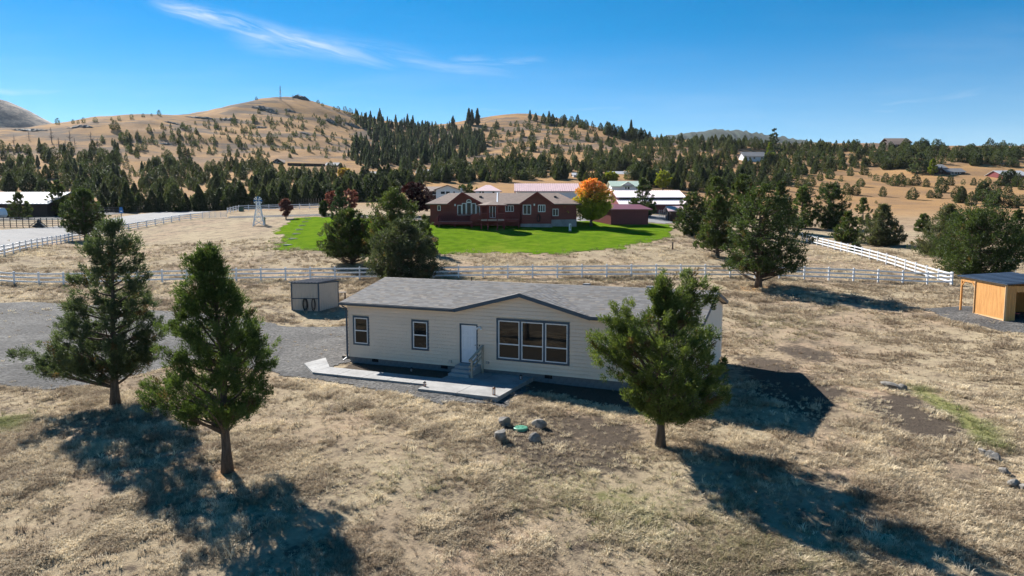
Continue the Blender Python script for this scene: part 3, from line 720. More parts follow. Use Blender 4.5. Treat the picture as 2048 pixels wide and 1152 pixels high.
o = empty('splash_block', hloc(-1.05, .75, z1(*hw(-1.05, .75)[:2])), HT, 'short weathered timber lying by the downspout corner of the house', 'timber')
MB().box(0, 1.0, 0, .22, .03, .17).build('beam', M['oldwood'], o); MB().box(.3, 1.0, .05, .2, .172, .22).build('board', M['wallwhite'], o)

# utility shed
sp = spot(638, 622.5); rz = math.radians(14)
sh = empty('utility_shed', tuple(sp), 0, 'small tan metal utility shed with dark trim and hoses on it', 'shed')
SW, SDp, SH = 2.25, 2.15, 2.33
d1 = np.array([-1, -.015]); d1 = np.array([-math.cos(math.radians(6)), math.sin(math.radians(6))]); d2 = np.array([math.sin(math.radians(32)), math.cos(math.radians(32))])
def sc(a, b_, z): p = d1*a+d2*b_; return (p[0], p[1], z)
def shed_wall(q0, q1, h0, h1, nrm, n):
    mb = MB(); q0 = np.array(q0); q1 = np.array(q1); nrm = np.array(nrm)
    for i in range(n):
        for j, (s0, s1, d) in enumerate(((0, .72, 0), (.72, .8, .018), (.8, .92, .018), (.92, 1, .0))):
            pass
    pts = []
    for i in range(n):
        for s_, d in ((0, 0), (.74, 0), (.79, .022), (.93, .022), (.98, 0)): pts.append((q0+(q1-q0)*(i+s_)/n+nrm*d))
    pts.append(q1)
    vs = [(p[0], p[1], -.3) for p in pts]+[(p[0], p[1], h0+(h1-h0)*np.linalg.norm(p-q0)/np.linalg.norm(q1-q0)) for p in pts]; m_ = len(pts)
    mb.add(vs, [(i, i+1, m_+i+1, m_+i) for i in range(m_-1)]); return mb
nf = np.array([-d1[1], d1[0]]); nf = nf if nf[1] < 0 else -nf
ns = np.array([d2[1], -d2[0]])
shed_wall((0, 0), d1*SW, SH, SH, nf, 9).build('front_wall', M['shed'], sh)
shed_wall((0, 0), d2*SDp, SH, SH, ns, 9).build('side_wall', M['shed'], sh)
shed_wall(d1*SW, d1*SW+d2*SDp, SH, SH, -ns, 9).build('side_wall', M['shed'], sh)
shed_wall(d2*SDp, d1*SW+d2*SDp, SH, SH, -nf, 9).build('back_wall', M['shed'], sh)
tr = MB()
for q in (d1*0, d1*SW, d2*SDp): tr.box(q[0]-.05, q[0]+.05, q[1]-.05, q[1]+.05, -.2, SH-.02)
tr.bar(sc(.02, -.03, 1.02), sc(SW-.02, -.03, 1.02), .05, .07); tr.bar(sc(0, -.04, SH-.06), sc(SW, -.04, SH-.06), .04, .1); tr.bar(np.array(sc(0, 0, SH-.06))+np.array((*ns*.03, 0)), np.array(sc(0, SDp, SH-.06))+np.array((*ns*.03, 0)), .04, .1)
tr.build('trim', M['navy'], sh)
rr = MB().poly([sc(-.15, -.12, SH+.02), sc(SW+.12, -.12, SH+.02), sc(SW+.12, SDp+.15, SH+.16), sc(-.15, SDp+.15, SH+.16)], .06)
rr.build('roof', M['blue_roof'], sh)
for i in range(9):
    a = -.05+i*.28; MB().bar(sc(a, -.125, SH+.04), sc(a, SDp+.1, SH+.17), .05, .035).build('roof_rib', M['blue_roof'], sh)
for hx, n_, rr_, lab, g_ in ((1.1, 7, .30, 'larger coil of dark garden hose hung on the front of the shed', 1), (.42, 5, .25, 'smaller coil of dark garden hose hung near the shed corner', 2)):
    ho = empty('garden_hose', tuple(sp+np.array(sc(hx, 0, .55))), 0, lab, 'hose', 'hoses hung on the utility shed')
    r_ = np.random.default_rng(g_); hb = MB()
    for i in range(n_):
        pts = []; a_ = rr_*r_.uniform(.45, .75); b2 = .5*r_.uniform(.8, 1.1); off = r_.uniform(-.06, .06); dp = .05+.025*i
        for k in range(21):
            t = 2*math.pi*k/20; l = off+a_*math.sin(t); h = .5-b2+b2*math.cos(t)*1.0
            pts.append(tuple(np.array((*(d1*l), h-.02))+np.array((*(nf*dp), 0))))
        hb.tube(pts, .016, 6, cap=False)
    hb.build('coil', M['black'], ho)
    MB().box(-.12, .12, -.12, .0, .42, .5).build('hanger', M['black'], ho)
p = spot(675, 602)
o = empty('outdoor_table', tuple(p), .1, 'small grey outdoor table behind the utility shed', 'table')
MB().box(-.75, .75, -.4, .4, .72, .77).build('table_top', M['oldwood'], o)
for a in (-.65, .65):
    for b_ in (-.3, .3): MB().box(a-.03, a+.03, b_-.03, b_+.03, 0, .72).build('leg', M['darkwood'], o)

# pine shelter on the right
pa, pb = spot(1919.6, 620.5), spot(2008.6, 643)
wd = np.array(pb-pa); wd[2] = 0; LW = np.linalg.norm(wd); wd /= LW; pd = np.array([-wd[1], wd[0], 0]); pd = pd if pd[0] > 0 else -pd
base = float(min(pa[2], pb[2]))-.02
shel = empty('pine_shelter', (pa[0], pa[1], base), 0, 'honey coloured pine shelter with a sloping blue metal roof', 'shelter')
def q(a, b_, z): v = wd*a+pd*b_; return (v[0], v[1], z)
aw = LW*.335; DP = 3.6
hz = lambda a: 2.62-.1*a/LW
nb = 17
for i in range(nb):
    a0 = aw+(LW-aw)*i/nb; a1 = aw+(LW-aw)*(i+1)/nb-.008
    MB().ext([q(a0, 0, .06), q(a1, 0, .06), q(a1, 0, hz(a1)-.1), q(a0, 0, hz(a0)-.1)], tuple(pd*.03)).build('plank', M['pine'], shel)
def bar(nm, a, b_, w_, h_, m_): return MB().bar(a, b_, w_, h_).build(nm, m_, shel)
bar('trim', q(aw, -.02, .06), q(aw, -.02, hz(aw)-.12), .1, .05, M['pine_trim']); bar('trim', q(LW, -.02, .0), q(LW, -.02, hz(LW)-.1), .12, .06, M['pine_trim'])
bar('sill', q(aw+.05, -.02, .1), q(LW-.06, -.02, .1), .05, .12, M['pine_trim']); bar('skid', q(aw, .02, 0.0), q(LW, .02, 0.0), .14, .12, M['redwall'])
bar('beam', q(-.1, -.03, hz(0)-.06), q(LW+.1, -.03, hz(LW)-.06), .06, .16, M['pine_trim'])
bar('post', q(.06, 0, -.1), q(.06, 0, hz(0)-.2), .11, .11, M['pine']); bar('post', q(.06, DP-.1, -.1), q(.06, DP-.1, hz(0)-.3), .11, .11, M['pine'])
bar('knee_brace', q(.1, 0, hz(0)-.62), q(.5, 0, hz(0)-.2), .08, .08, M['pine']); bar('knee_brace', q(aw-.04, 0, hz(0)-.62), q(aw-.42, 0, hz(0)-.2), .08, .08, M['pine'])
bar('header', q(.06, 0, hz(0)-.24), q(aw, 0, hz(aw)-.24), .08, .16, M['pine'])
bar('fascia', q(-.12, -.06, hz(0)-.02), q(-.12, DP, hz(0)-.02), .05, .18, M['pine_trim'])
MB().ext([q(aw, .05, .05), q(aw, DP, .05), q(aw, DP, 2.5), q(aw, .05, 2.5)], tuple(wd*.03)).build('inner_wall', M['pine'], shel)
MB().ext([q(aw, DP, .05), q(LW, DP, .05), q(LW, DP, 2.4), q(aw, DP, 2.4)], tuple(pd*.03)).build('back_wall', M['pine'], shel)
for i in range(5):
    b0 = .02+i*.13; MB().ext([q(LW, b0, .03), q(LW, b0+.122, .03), q(LW, b0+.122, 2.42), q(LW, b0, 2.42)], tuple(wd*.03)).build('plank', M['pine'], shel)
MB().ext([q(LW, .67, 2.0), q(LW, DP, 2.0), q(LW, DP, 2.42), q(LW, .67, 2.42)], tuple(wd*.03)).build('lintel', M['pine'], shel)
MB().poly([q(-.25, -.2, hz(0)+.09), q(LW+.3, -.2, hz(LW)+.07), q(LW+.3, DP+.2, hz(LW)+.3), q(-.25, DP+.2, hz(0)+.32)], .07).build('roof', M['blue_roof'], shel)
for i in range(9):
    a = -.15+i*(LW+.4)/8.3; MB().bar(q(a, -.2, hz(a)+.095), q(a, DP+.2, hz(a)+.325), .05, .03).build('roof_rib', M['blue_roof'], shel)
sl2 = MB().poly([q(-.15, -.12, .05), q(aw, -.12, .05), q(aw, DP, .05), q(-.15, DP, .05)], .2).build('slab', M['concrete'], shel)
ck = empty('patio_chair', tuple(np.array((pa[0], pa[1], base+.05))+np.array(q(LW-.75, 1.15, 0))), .3, 'dark chair with a red seat inside the pine shelter', 'chair')
MB().box(-.25, .25, -.25, .25, .4, .46).build('seat', mat('red_seat', (.3, .03, .03), .5), ck); MB().box(-.25, .25, .22, .27, .5, 1.0).build('backrest', M['black'], ck)
for a in (-.22, .22):
    for b_ in (-.22, .22): MB().box(a-.025, a+.025, b_-.025, b_+.025, 0, .4).build('leg', M['black'], ck)

# rocks, septic lid
def rock_mesh(seed, sx, sy, sz):
    r = np.random.default_rng(seed); bm = bmesh.new(); bmesh.ops.create_icosphere(bm, subdivisions=2, radius=1)
    pl = [(lambda v: v/np.linalg.norm(v))(r.normal(size=3)) for _ in range(11)]; dd = r.uniform(.5, .88, 11)
    for v in bm.verts:
        p = np.array(v.co)
        for n_, d in zip(pl, dd):
            t = p@n_
            if t > d: p = p-n_*(t-d)
        v.co = Vector((p[0]*sx, p[1]*sy, p[2]*sz))
    bmesh.ops.recalc_face_normals(bm, faces=bm.faces)
    me = bpy.data.meshes.new('rock'); bm.to_mesh(me); bm.free(); me.materials.append(M['rock']); return me
for i, (px, py, a, b_, c_, lab) in enumerate((
        (1008, 850, .34, .24, .30, 'pointed grey rock at the back left of the green lid'), (1003, 880, .36, .30, .38, 'dark angular boulder nearest the camera left of the green lid'),
        (1081, 855, .46, .30, .26, 'wide brownish rock with a sharp crest right of the green lid'), (1071, 881, .32, .27, .24, 'blocky pale grey rock in front of the green lid'),
        (1780, 775, .62, .34, .20, 'long flat grey slab of rock at the head of the green strip'), (1802, 779, .3, .3, .22, 'short block of rock against the end of the flat slab'),
        (1966, 908, .26, .22, .17, 'small dark rock at the lower end of the green strip, leftmost of three'), (1980, 914, .26, .24, .2, 'small dark rock at the lower end of the green strip, middle of three'), (1990, 920, .28, .2, .2, 'small dark rock at the lower end of the green strip, rightmost of three'),
        (2010, 947, .25, .2, .16, 'small grey rock on the bare dirt at the right edge'), (2030, 970, .34, .2, .16, 'low dark rock near the right edge of the picture'), (2046, 978, .24, .2, .18, 'tan rock cut by the right edge of the picture'))):
    s = spot(px, py); o = tag(link(bpy.data.objects.new('rock', rock_mesh(i+3, a, b_, c_))), lab, 'rock', 'rocks on the dry grass')
    o.location = (s[0], s[1], s[2]+c_*.42); o.rotation_euler = (random.Random(i).uniform(-.2, .2), .1, i*1.3)
s = spot(1041, 858)
o = empty('septic_lid', tuple(s), 0, 'round green plastic lid set in the ground between four rocks', 'lid')
MB().tube([(0, 0, -.1), (0, 0, .07), (0, 0, .085)], [.3, .3, .27], 28).build('cover', M['lid'], o, False)
rb = MB()
for i in range(8):
    t = math.pi*i/4; rb.bar((.06*math.cos(t), .06*math.sin(t), .088), (.25*math.cos(t), .25*math.sin(t), .088), .02, .012)
rb.build('rib', M['lid'], o)

# ------------------------------------------------------------------ trees
def unit(v): return v/(np.linalg.norm(v, axis=-1, keepdims=True)+1e-9)
PAL = {'juniper': ((.034, .056, .024), (.100, .140, .048)), 'blue': ((.034, .058, .038), (.105, .145, .085)), 'yellow': ((.046, .075, .022), (.180, .235, .070)), 'grey': ((.045, .062, .040), (.105, .125, .075)), 'pine': ((.042, .066, .048), (.100, .132, .086)),
       'far': ((.026, .042, .021), (.066, .090, .040)), 'plum': ((.020, .008, .012), (.075, .022, .034)), 'pinkplum': ((.10, .04, .05), (.26, .10, .11)), 'lime': ((.14, .20, .02), (.38, .40, .06)), 'maple': ((.17, .25, .03), (.44, .46, .08)), 'gold': ((.35, .24, .03), (.60, .42, .08)), 'dead': ((.12, .10, .085), (.20, .17, .14))}
def tree_arrays(seed, H, env, pal='juniper', limbs=80, tufts=7., sprigs=60, size=.13, wid=.36, tuft_r=.26, r0=.2, up=.75, lean=(0, 0), tips=(), base=.14, flat=False, rise=.32, topcol=None, clear=0., droop=0., inner=.3, crook=.03, clump=1, zmin=.05):
    """trunk with limbs (tubes) and a crown of many small sprays; env = [(height fraction, radius left, radius right)]"""
    r = np.random.default_rng(seed); E_ = np.array(env, float)
    tb = MB(); nseg = 9
    wand = np.cumsum(r.normal(0, crook, (nseg+1, 2)), 0)*H*.12
    def axis(t):
        i = np.clip(t, 0, 1)*nseg; k = int(min(nseg-1, i)); w_ = wand[k]*(1-(i-k))+wand[k+1]*(i-k)
        return np.array([w_[0]*min(1, t*3)+lean[0]*t*t, w_[1]*min(1, t*3)+lean[1]*t*t, t*H])
    ttop = .96 if not flat else .75
    pts = [axis(t) for t in np.linspace(0, ttop, nseg+1)]; pts[0] = pts[0]+np.array([0, 0, -.15])
    rad = [r0*(1.35 if i == 0 else 1)*(1-.93*(i/nseg)**.85) for i in range(nseg+1)]
    tb.tube(pts, rad, 9)
    cen, dire, tr_ = [], [], []
    ts = np.sort(np.concatenate([r.uniform(base, .99, int(limbs*.7)), base+(.99-base)*r.uniform(0, 1, limbs-int(limbs*.7))**1.6]))
    paths = []
    for i, t in enumerate(ts):
        ph = i*2.39996+r.uniform(-.5, .5); rl, rr_ = np.interp(t, E_[:, 0], E_[:, 1]), np.interp(t, E_[:, 0], E_[:, 2])
        cph = math.cos(ph); R = (rr_*max(cph, 0)**2+rl*max(-cph, 0)**2+(rl+rr_)*.5*math.sin(ph)**2)*r.uniform(.66, 1.06)
        if R < .05: continue
        s0 = max(clear, min(t-.02, t-rise*R/H*r.uniform(.6, 1.4)+droop*R/H))
        a = axis(s0); tip = axis(t)*np.array([1, 1, 0])+np.array([math.cos(ph)*R, math.sin(ph)*R, t*H])
        paths.append((a, tip, R))
    for tp in tips:
        a = axis(max(base, tp[2]/H-.32)) if len(tp) < 4 else axis(tp[3]); paths.append((a, np.array(tp[:3], float), 1.2*tuft_r*4))
    for a, tip, R in paths:
        mid = (a+tip)/2+np.array([0, 0, -.12*R*(1-droop)])+r.normal(0, .05*R, 3)
        L_ = np.linalg.norm(tip-a)
        if R > .35 and r0 > .03:
            k = [a, a*.45+mid*.5+tip*.05, mid*.7+tip*.2+a*.1, tip]
            rb_ = min(.3*r0, .028*L_+.008)
            tb.tube(k, [rb_, rb_*.8, rb_*.55, rb_*.15], 5, cap=False)
        n = max(2, int(tufts*(.5+L_/max(.6, H*.28))*r.uniform(.8, 1.2)))
        s_ = 1-(1-inner)*r.random(n)**1.25; s_[0] = 1.
        P = (1-s_)[:, None]**2*a+2*(s_*(1-s_))[:, None]*mid+s_[:, None]**2*tip
        sidew = .20*L_*(1.15-s_*.55)
        off = r.normal(0, 1, (n, 3))*sidew[:, None]*np.array([1, 1, .5]); off[0] *= .1
        P = P+off
        if clump > 1:
            P = np.repeat(P, clump, 0); n = len(P); P = P+r.normal(0, tuft_r*.85, (n, 3))*np.array([1, 1, .7])
        radial = P-np.array([axis(min(1, max(0, p[2]/H))) for p in P]); radial[:, 2] = 0
        D = unit(unit(tip-a)*.45+unit(radial)*.45+np.array([0, 0, up])+r.normal(0, .28, (n, 3)))
        cen.append(P); dire.append(D); tr_.append(tuft_r*r.uniform(.6, 1.25, n))
    cen = np.concatenate(cen); dire = np.concatenate(dire); tr_ = np.concatenate(tr_); nt_ = len(cen)
    ok = cen[:, 2] > zmin*H; cen, dire, tr_ = cen[ok], dire[ok], tr_[ok]; nt_ = len(cen)
    N = nt_*sprigs; ci = np.repeat(np.arange(nt_), sprigs)
    loc = unit(r.normal(size=(N, 3)))*(r.random(N)**.5)[:, None]
    al = (loc*dire[ci]).sum(-1, keepdims=True)
    loc = loc+dire[ci]*al*.55
    p = cen[ci]+loc*tr_[ci][:, None]
    o_ = unit(dire[ci]*.75+loc*.75+r.normal(0, .38, (N, 3)))
    sd_ = unit(np.cross(o_, r.normal(size=(N, 3)))); Ls = size*r.uniform(.6, 1.35, N)[:, None]
    nb_ = np.cross(o_, sd_)
    V = np.stack([p-o_*Ls*.35, p+sd_*Ls*wid*.5+nb_*Ls*.06, p+o_*Ls*.75, p-sd_*Ls*wid*.5+nb_*Ls*.06], 1).reshape(-1, 3)
    Q = np.arange(N*4).reshape(-1, 4)
    lo, hi = np.array(PAL[pal][0]), np.array(PAL[pal][1])
    tv = np.clip(r.normal(.42, .26, max(1, nt_//clump+1)), 0, 1)[ci//clump]*.65+r.random(N)*.35
    colr = lo+(hi-lo)*tv[:, None]
    brown = r.random(nt_) < (.04 if pal in ('juniper', 'grey', 'blue', 'yellow') else 0); colr[brown[ci]] = np.array([.12, .085, .045])*(.7+.6*r.random((brown[ci].sum(), 1)))
    if topcol is not None:
        k = np.clip((p[:, 2]/H+r.normal(0, .10, N)-.56)/.26, 0, 1)[:, None]*(r.random((N, 1)) < .85); k2 = r.random((N, 1))
        colr = colr*(1-k)+k*(np.array(topcol[0])*(1-k2)+np.array(topcol[1])*k2)
    return tb, V, Q, np.repeat(colr, 4, 0)
def make_tree(name, loc, label, cat, seed, H, env, m='foliage', bark='bark', rz=0., group=None, **kw):
    tb, V, Q, cl = tree_arrays(seed, H, env, **kw)
    o = empty(name, tuple(loc), rz, label, cat, group)
    tb.build('trunk', M[bark], o, True)
    me = np_mesh('crown', V, Q, M[m], cl); link(bpy.data.objects.new('crown', me), o)
    return o
def tree_height(px, base_py, top_py):
    s = spot(px, base_py); return s, C(px, top_py, s[1])[2]-s[2]
def mpp(s): return s[1]/F                                    # metres per photo pixel at a spot
# the three big junipers in front
s, H = tree_height(231, 812, 444); k = mpp(s)
make_tree('juniper_tree', s, 'tall bluish juniper with a forked trunk at the edge of the gravel', 'tree', 11, H,
          [(.1, .3, .1), (.18, 118*k, 12*k), (.26, 142*k, 40*k), (.34, 142*k, 76*k), (.42, 118*k, 84*k), (.52, 98*k, 80*k), (.64, 84*k, 72*k), (.76, 70*k, 62*k), (.88, 48*k, 44*k), (.96, 18*k, 18*k), (1, 4*k, 4*k)],
          pal='blue', limbs=104, tufts=2.8, clump=4, sprigs=66, size=.12, wid=.29, tuft_r=.19, r0=.21, up=.6, base=.22, lean=(.1, .2), rise=.5, clear=.1, inner=.42, zmin=.17,
          tips=((-3.75, .2, H*.2, .1), (-3.2, .8, H*.24, .1), (-3.5, -.5, H*.31, .12), (-2.3, .3, H*.42, .1), (-3.0, 0, H*.19, .1)))
s, H = tree_height(455, 943, 500); k = mpp(s)
make_tree('juniper_tree', s, 'fresh green pointed juniper standing nearest the camera on the dry grass', 'tree', 23, H,
          [(.1, .2, .2), (.22, 30*k, 30*k), (.30, 84*k, 62*k), (.37, 140*k, 84*k), (.43, 148*k, 94*k), (.5, 116*k, 96*k), (.6, 96*k, 86*k), (.7, 84*k, 66*k), (.8, 68*k, 46*k), (.88, 50*k, 28*k), (.95, 22*k, 14*k), (1, 3*k, 3*k)],
          pal='yellow', limbs=112, tufts=2.8, clump=4, sprigs=66, size=.105, wid=.29, tuft_r=.165, r0=.19, up=.85, base=.28, lean=(-.42, .1), rise=.75, clear=.17, inner=.42, zmin=.22,
          tips=((-2.9, .1, H*.40), (-2.5, -.5, H*.33), (-.95, 0, H*.93), (-.3, .2, H*1.0), (.35, .1, H*.84), (.1, -.5, H*.2, .14), (-.35, .4, H*.19, .13)))
s, H = tree_height(1321, 893, 553); k = mpp(s)
make_tree('juniper_tree', s, 'open crowned juniper with two pointed tops in front of the house', 'tree', 37, H,
          [(.1, .3, .3), (.17, 20*k, 56*k), (.22, 34*k, 104*k), (.3, 46*k, 130*k), (.4, 64*k, 136*k), (.5, 94*k, 138*k), (.58, 126*k, 132*k), (.66, 118*k, 110*k), (.73, 78*k, 70*k), (.78, 24*k, 34*k), (.82, 5*k, 5*k), (1, 2*k, 2*k)],
          pal='yellow', limbs=94, tufts=2.7, clump=4, sprigs=66, size=.112, wid=.29, tuft_r=.17, r0=.19, up=.75, base=.2, lean=(.05, 0), rise=.8, clear=.17, inner=.45, crook=.02, zmin=.17,
          tips=[(-.05, 0, H*1.0, .62), (-.1, .1, H*.93, .6), (.1, -.1, H*.88, .6), (-.3, .1, H*.9, .6), (.2, .1, H*.84, .58), (-.25, -.1, H*.82, .58), (1.0, .1, H*1.02, .6), (1.05, .2, H*.95, .58), (.95, 0, H*.9, .56), (1.25, .1, H*.86, .55), (.8, .1, H*.83, .55), (1.62, 0, H*.95, .6), (1.75, 0, H*.88, .6), (-1.95, .1, H*.81, .4), (-2.1, 0, H*.76, .38), (-1.8, .1, H*.72, .36), (-2.75, .1, H*.62, .3), (-1.45, -.2, H*.79, .42)])
# middle distance junipers, each shaped after its own outline
def mid(px, by, ty, x0, x1, label, pal='juniper', seed=1, shape='cone', dens=1., bush=False, name='juniper_tree', cat='tree', m='foliage', **kw):
    s, H = tree_height(px, by, ty); k = mpp(s); L_, R_ = (px-x0)*k, (x1-px)*k
    sh = {'cone': [(.04, .5), (.10, .86), (.22, 1), (.38, .9), (.55, .68), (.72, .46), (.88, .24), (1, .04)], 'round': [(.06, .4), (.16, .82), (.3, 1), (.5, .98), (.68, .84), (.82, .62), (.93, .36), (1, .12)],
          'tall': [(.15, .2), (.22, .75), (.36, 1), (.5, .92), (.65, .75), (.8, .5), (.92, .25), (1, .04)], 'ball': [(.2, .25), (.32, .75), (.45, .95), (.6, 1), (.75, .86), (.88, .6), (1, .2)]}[shape]
    area = (by-ty)*(x1-x0)*dens                              # photo pixels covered decide how much foliage is worth building
    n = int(np.clip(area*.02, 45, 150))
    a = dict(limbs=n, tufts=2.3, clump=3, sprigs=26 if area > 2500 else 16, size=max(.15, 2.1*k), wid=.62, tuft_r=max(.16, .038*(L_+R_)), r0=.032*H, base=.05 if bush else .2, zmin=.02 if bush else .15, pal=pal, up=.7, rise=.4, inner=.25); a.update(kw)
    return make_tree(name, s, label, cat, seed, H, [(t, L_*v, R_*v) for t, v in sh], m=m, **a)
mid(1517, 575, 372, 1454, 1602, 'broad juniper with a bare trunk standing on orange litter by the fence', seed=51, shape='round', dens=1.5, base=.2, pal='juniper')
mid(1435, 514, 392, 1388, 1472, 'small juniper with a short trunk between the lawn and the fence', seed=52, shape='cone', pal='juniper', base=.2)
mid(1384, 472, 386, 1348, 1416, 'dense round juniper at the right end of the lawn', seed=53, shape='round', bush=True)
mid(1430, 462, 352, 1398, 1462, 'tall dark juniper behind the right end of the lawn', seed=54, shape='tall')
mid(1482, 462, 350, 1446, 1512, 'tall broad juniper whose top rises above the bare trunked one', seed=55, shape='round')
mid(1560, 462, 362, 1528, 1592, 'juniper with a pointed top just right of the bare trunked one', seed=56, shape='cone', bush=True, pal='juniper')
mid(1603, 456, 372, 1572, 1632, 'yellow green juniper at the far end of the white side fence', seed=57, shape='cone', bush=True, pal='yellow')
mid(1661, 458, 368, 1626, 1694, 'large dark juniper beyond the white side fence', seed=58, shape='round', bush=True)
mid(1693, 484, 424, 1662, 1722, 'squat juniper bush leaning against the white side fence', seed=59, shape='cone', bush=True)
mid(1764, 491, 411, 1722, 1804, 'wide grey green juniper bush in the open beyond the side fence', seed=60, shape='cone', bush=True, pal='grey')
mid(1725, 449, 396, 1702, 1746, 'neat conical juniper behind the two bushes by the side fence', seed=61, shape='cone', bush=True)
mid(1956, 556, 410, 1872, 2046, 'huge spreading juniper behind the pine shelter', seed=62, shape='round', bush=True, dens=1.8, pal='juniper', tips=((.7, 0, 8.9, .4), (.9, .2, 8.2, .4), (.5, .1, 8.0, .4)))
mid(1893, 512, 410, 1836, 1946, 'loose feathery conifer left of the huge juniper', seed=63, shape='cone', bush=True, pal='grey', dens=.7)
mid(1846, 463, 428, 1831, 1868, 'little pointed juniper in the field left of the feathery conifer', seed=64, shape='cone', bush=True)
mid(2033, 490, 421, 2006, 2066, 'juniper cut by the right edge beyond the huge one', seed=65, shape='cone', bush=True, pal='juniper')
mid(1711, 503, 488, 1700, 1722, 'tiny juniper seedling growing through the side fence', seed=66, shape='cone', bush=True, dens=.4)
mid(703, 528, 421, 644, 748, 'round topped juniper left of the pair behind the house', seed=67, shape='round', dens=1.3, base=.12)
mid(806, 566, 440, 734, 872, 'grey green juniper right behind the ridge of the tan house', seed=68, shape='round', bush=True, dens=1.3, pal='grey')
mid(786, 530, 378, 728, 852, 'tall dark juniper with ragged tops behind the grey green one', seed=69, shape='tall', dens=1.1, tips=((1.9, .2, 6.4, .3), (2.6, .2, 6.2, .3), (-2.5, .2, 6.6, .3)))
mid(850, 508, 432, 826, 872, 'dark juniper partly hidden behind the grey green one', seed=70, shape='cone', bush=True)
mid(681, 446, 374, 658, 704, 'blue green spruce at the far left edge of the lawn', seed=71, shape='cone', bush=True, pal='blue', name='spruce_tree')
mid(648, 433, 402, 639, 657, 'slim small conifer at the far corner of the lawn', seed=72, shape='tall', bush=True)
mid(172, 481, 379, 130, 206, 'dark juniper beside the road fence behind the bluish one', seed=73, shape='round', dens=1.2, base=.2)
mid(38, 438, 385, 14, 62, 'pointed juniper in front of the brown barn', seed=74, shape='cone', bush=True)
mid(118, 432, 361, 92, 138, 'tall juniper at the right corner of the brown barn', seed=75, shape='tall', bush=True)
mid(152, 430, 385, 132, 172, 'juniper just right of the barn corner tree', seed=76, shape='cone', bush=True)
mid(828, 432, 366, 794, 864, 'round dark purple plum tree left of the red house', seed=77, shape='ball', pal='plum', m='leaf', name='plum_tree', bark='bark2', wid=.75, up=.3)
mid(699, 430, 378, 684, 716, 'pinkish plum tree peeking out right of the blue green spruce', seed=78, shape='ball', pal='pinkplum', m='leaf', name='plum_tree', bark='bark2', wid=.75, up=.3, dens=.6)
mid(664, 430, 382, 652, 676, 'pinkish plum tree peeking out left of the blue green spruce', seed=178, shape='ball', pal='pinkplum', m='leaf', name='plum_tree', bark='bark2', wid=.75, up=.3, dens=.6)
mid(572, 438, 399, 562, 584, 'small red leaved tree beside the windmill', seed=79, shape='ball', pal='pinkplum', m='leaf', name='red_leaf_tree', bark='bark2', wid=.8, up=.3, dens=.35)
mid(1182, 453, 359, 1150, 1226, 'orange topped maple tree on the lawn in front of the red house', seed=80, shape='ball', pal='maple', m='leaf', name='maple_tree', bark='bark2', wid=.85, up=.25, dens=1.5, topcol=((.72, .19, .06), (.88, .38, .14)), base=.18, tips=((-4.0, 0, 2.2, .2), (-3.7, .3, 2.8, .2), (-4.2, 0, 3.2, .25)))
mid(1284, 432, 358, 1254, 1312, 'dark cone shaped conifer in front of the long barn', seed=81, shape='cone', bush=True)
mid(934, 402, 366, 916, 956, 'round green juniper behind the roof of the red house', seed=82, shape='ball', bush=True)
mid(1326, 381, 340, 1311, 1342, 'yellow green tree on the slope behind the long barn', seed=83, shape='ball', pal='lime', m='leaf', name='aspen_tree', bark='bark2', wid=.8, dens=.6)
mid(1226, 364, 345, 1204, 1234, 'yellow green tree showing just behind the maple top', seed=84, shape='ball', pal='lime', m='leaf', name='aspen_tree', bark='bark2', wid=.8, dens=.6)
mid(1864, 351, 318, 1856, 1874, 'bright yellow green poplar beside the dark hillside house', seed=85, shape='tall', bush=True, pal='lime', m='leaf', name='poplar_tree', bark='bark2', wid=.8, dens=.5)
mid(1539, 326, 285, 1529, 1549, 'pale yellow green tree beside the tall spruce on the ridge', seed=86, shape='tall', bush=True, pal='lime', m='leaf', name='aspen_tree', bark='bark2', wid=.8, dens=.5)
mid(1546, 318, 257, 1528, 1562, 'tall dark spruce poking above the right hand ridge', seed=87, shape='cone', bush=True, pal='pine', name='spruce_tree', dens=.7)
mid(690, 354, 337, 676, 704, 'golden yellow shrub beside the long grey roof', seed=88, shape='ball', pal='gold', m='leaf', name='golden_shrub', cat='shrub', bark='bark2', wid=.8, dens=.4, bush=True)
mid(1838, 347, 305, 1816, 1860, 'broad blue spruce beside the yellow green poplar', seed=89, shape='cone', bush=True, pal='blue', name='spruce_tree', dens=.8)
mid(870, 447, 430, 861, 878, 'dark rounded shrub at the left corner of the red house', seed=90, shape='ball', bush=True, name='garden_shrub', cat='shrub', dens=.5)

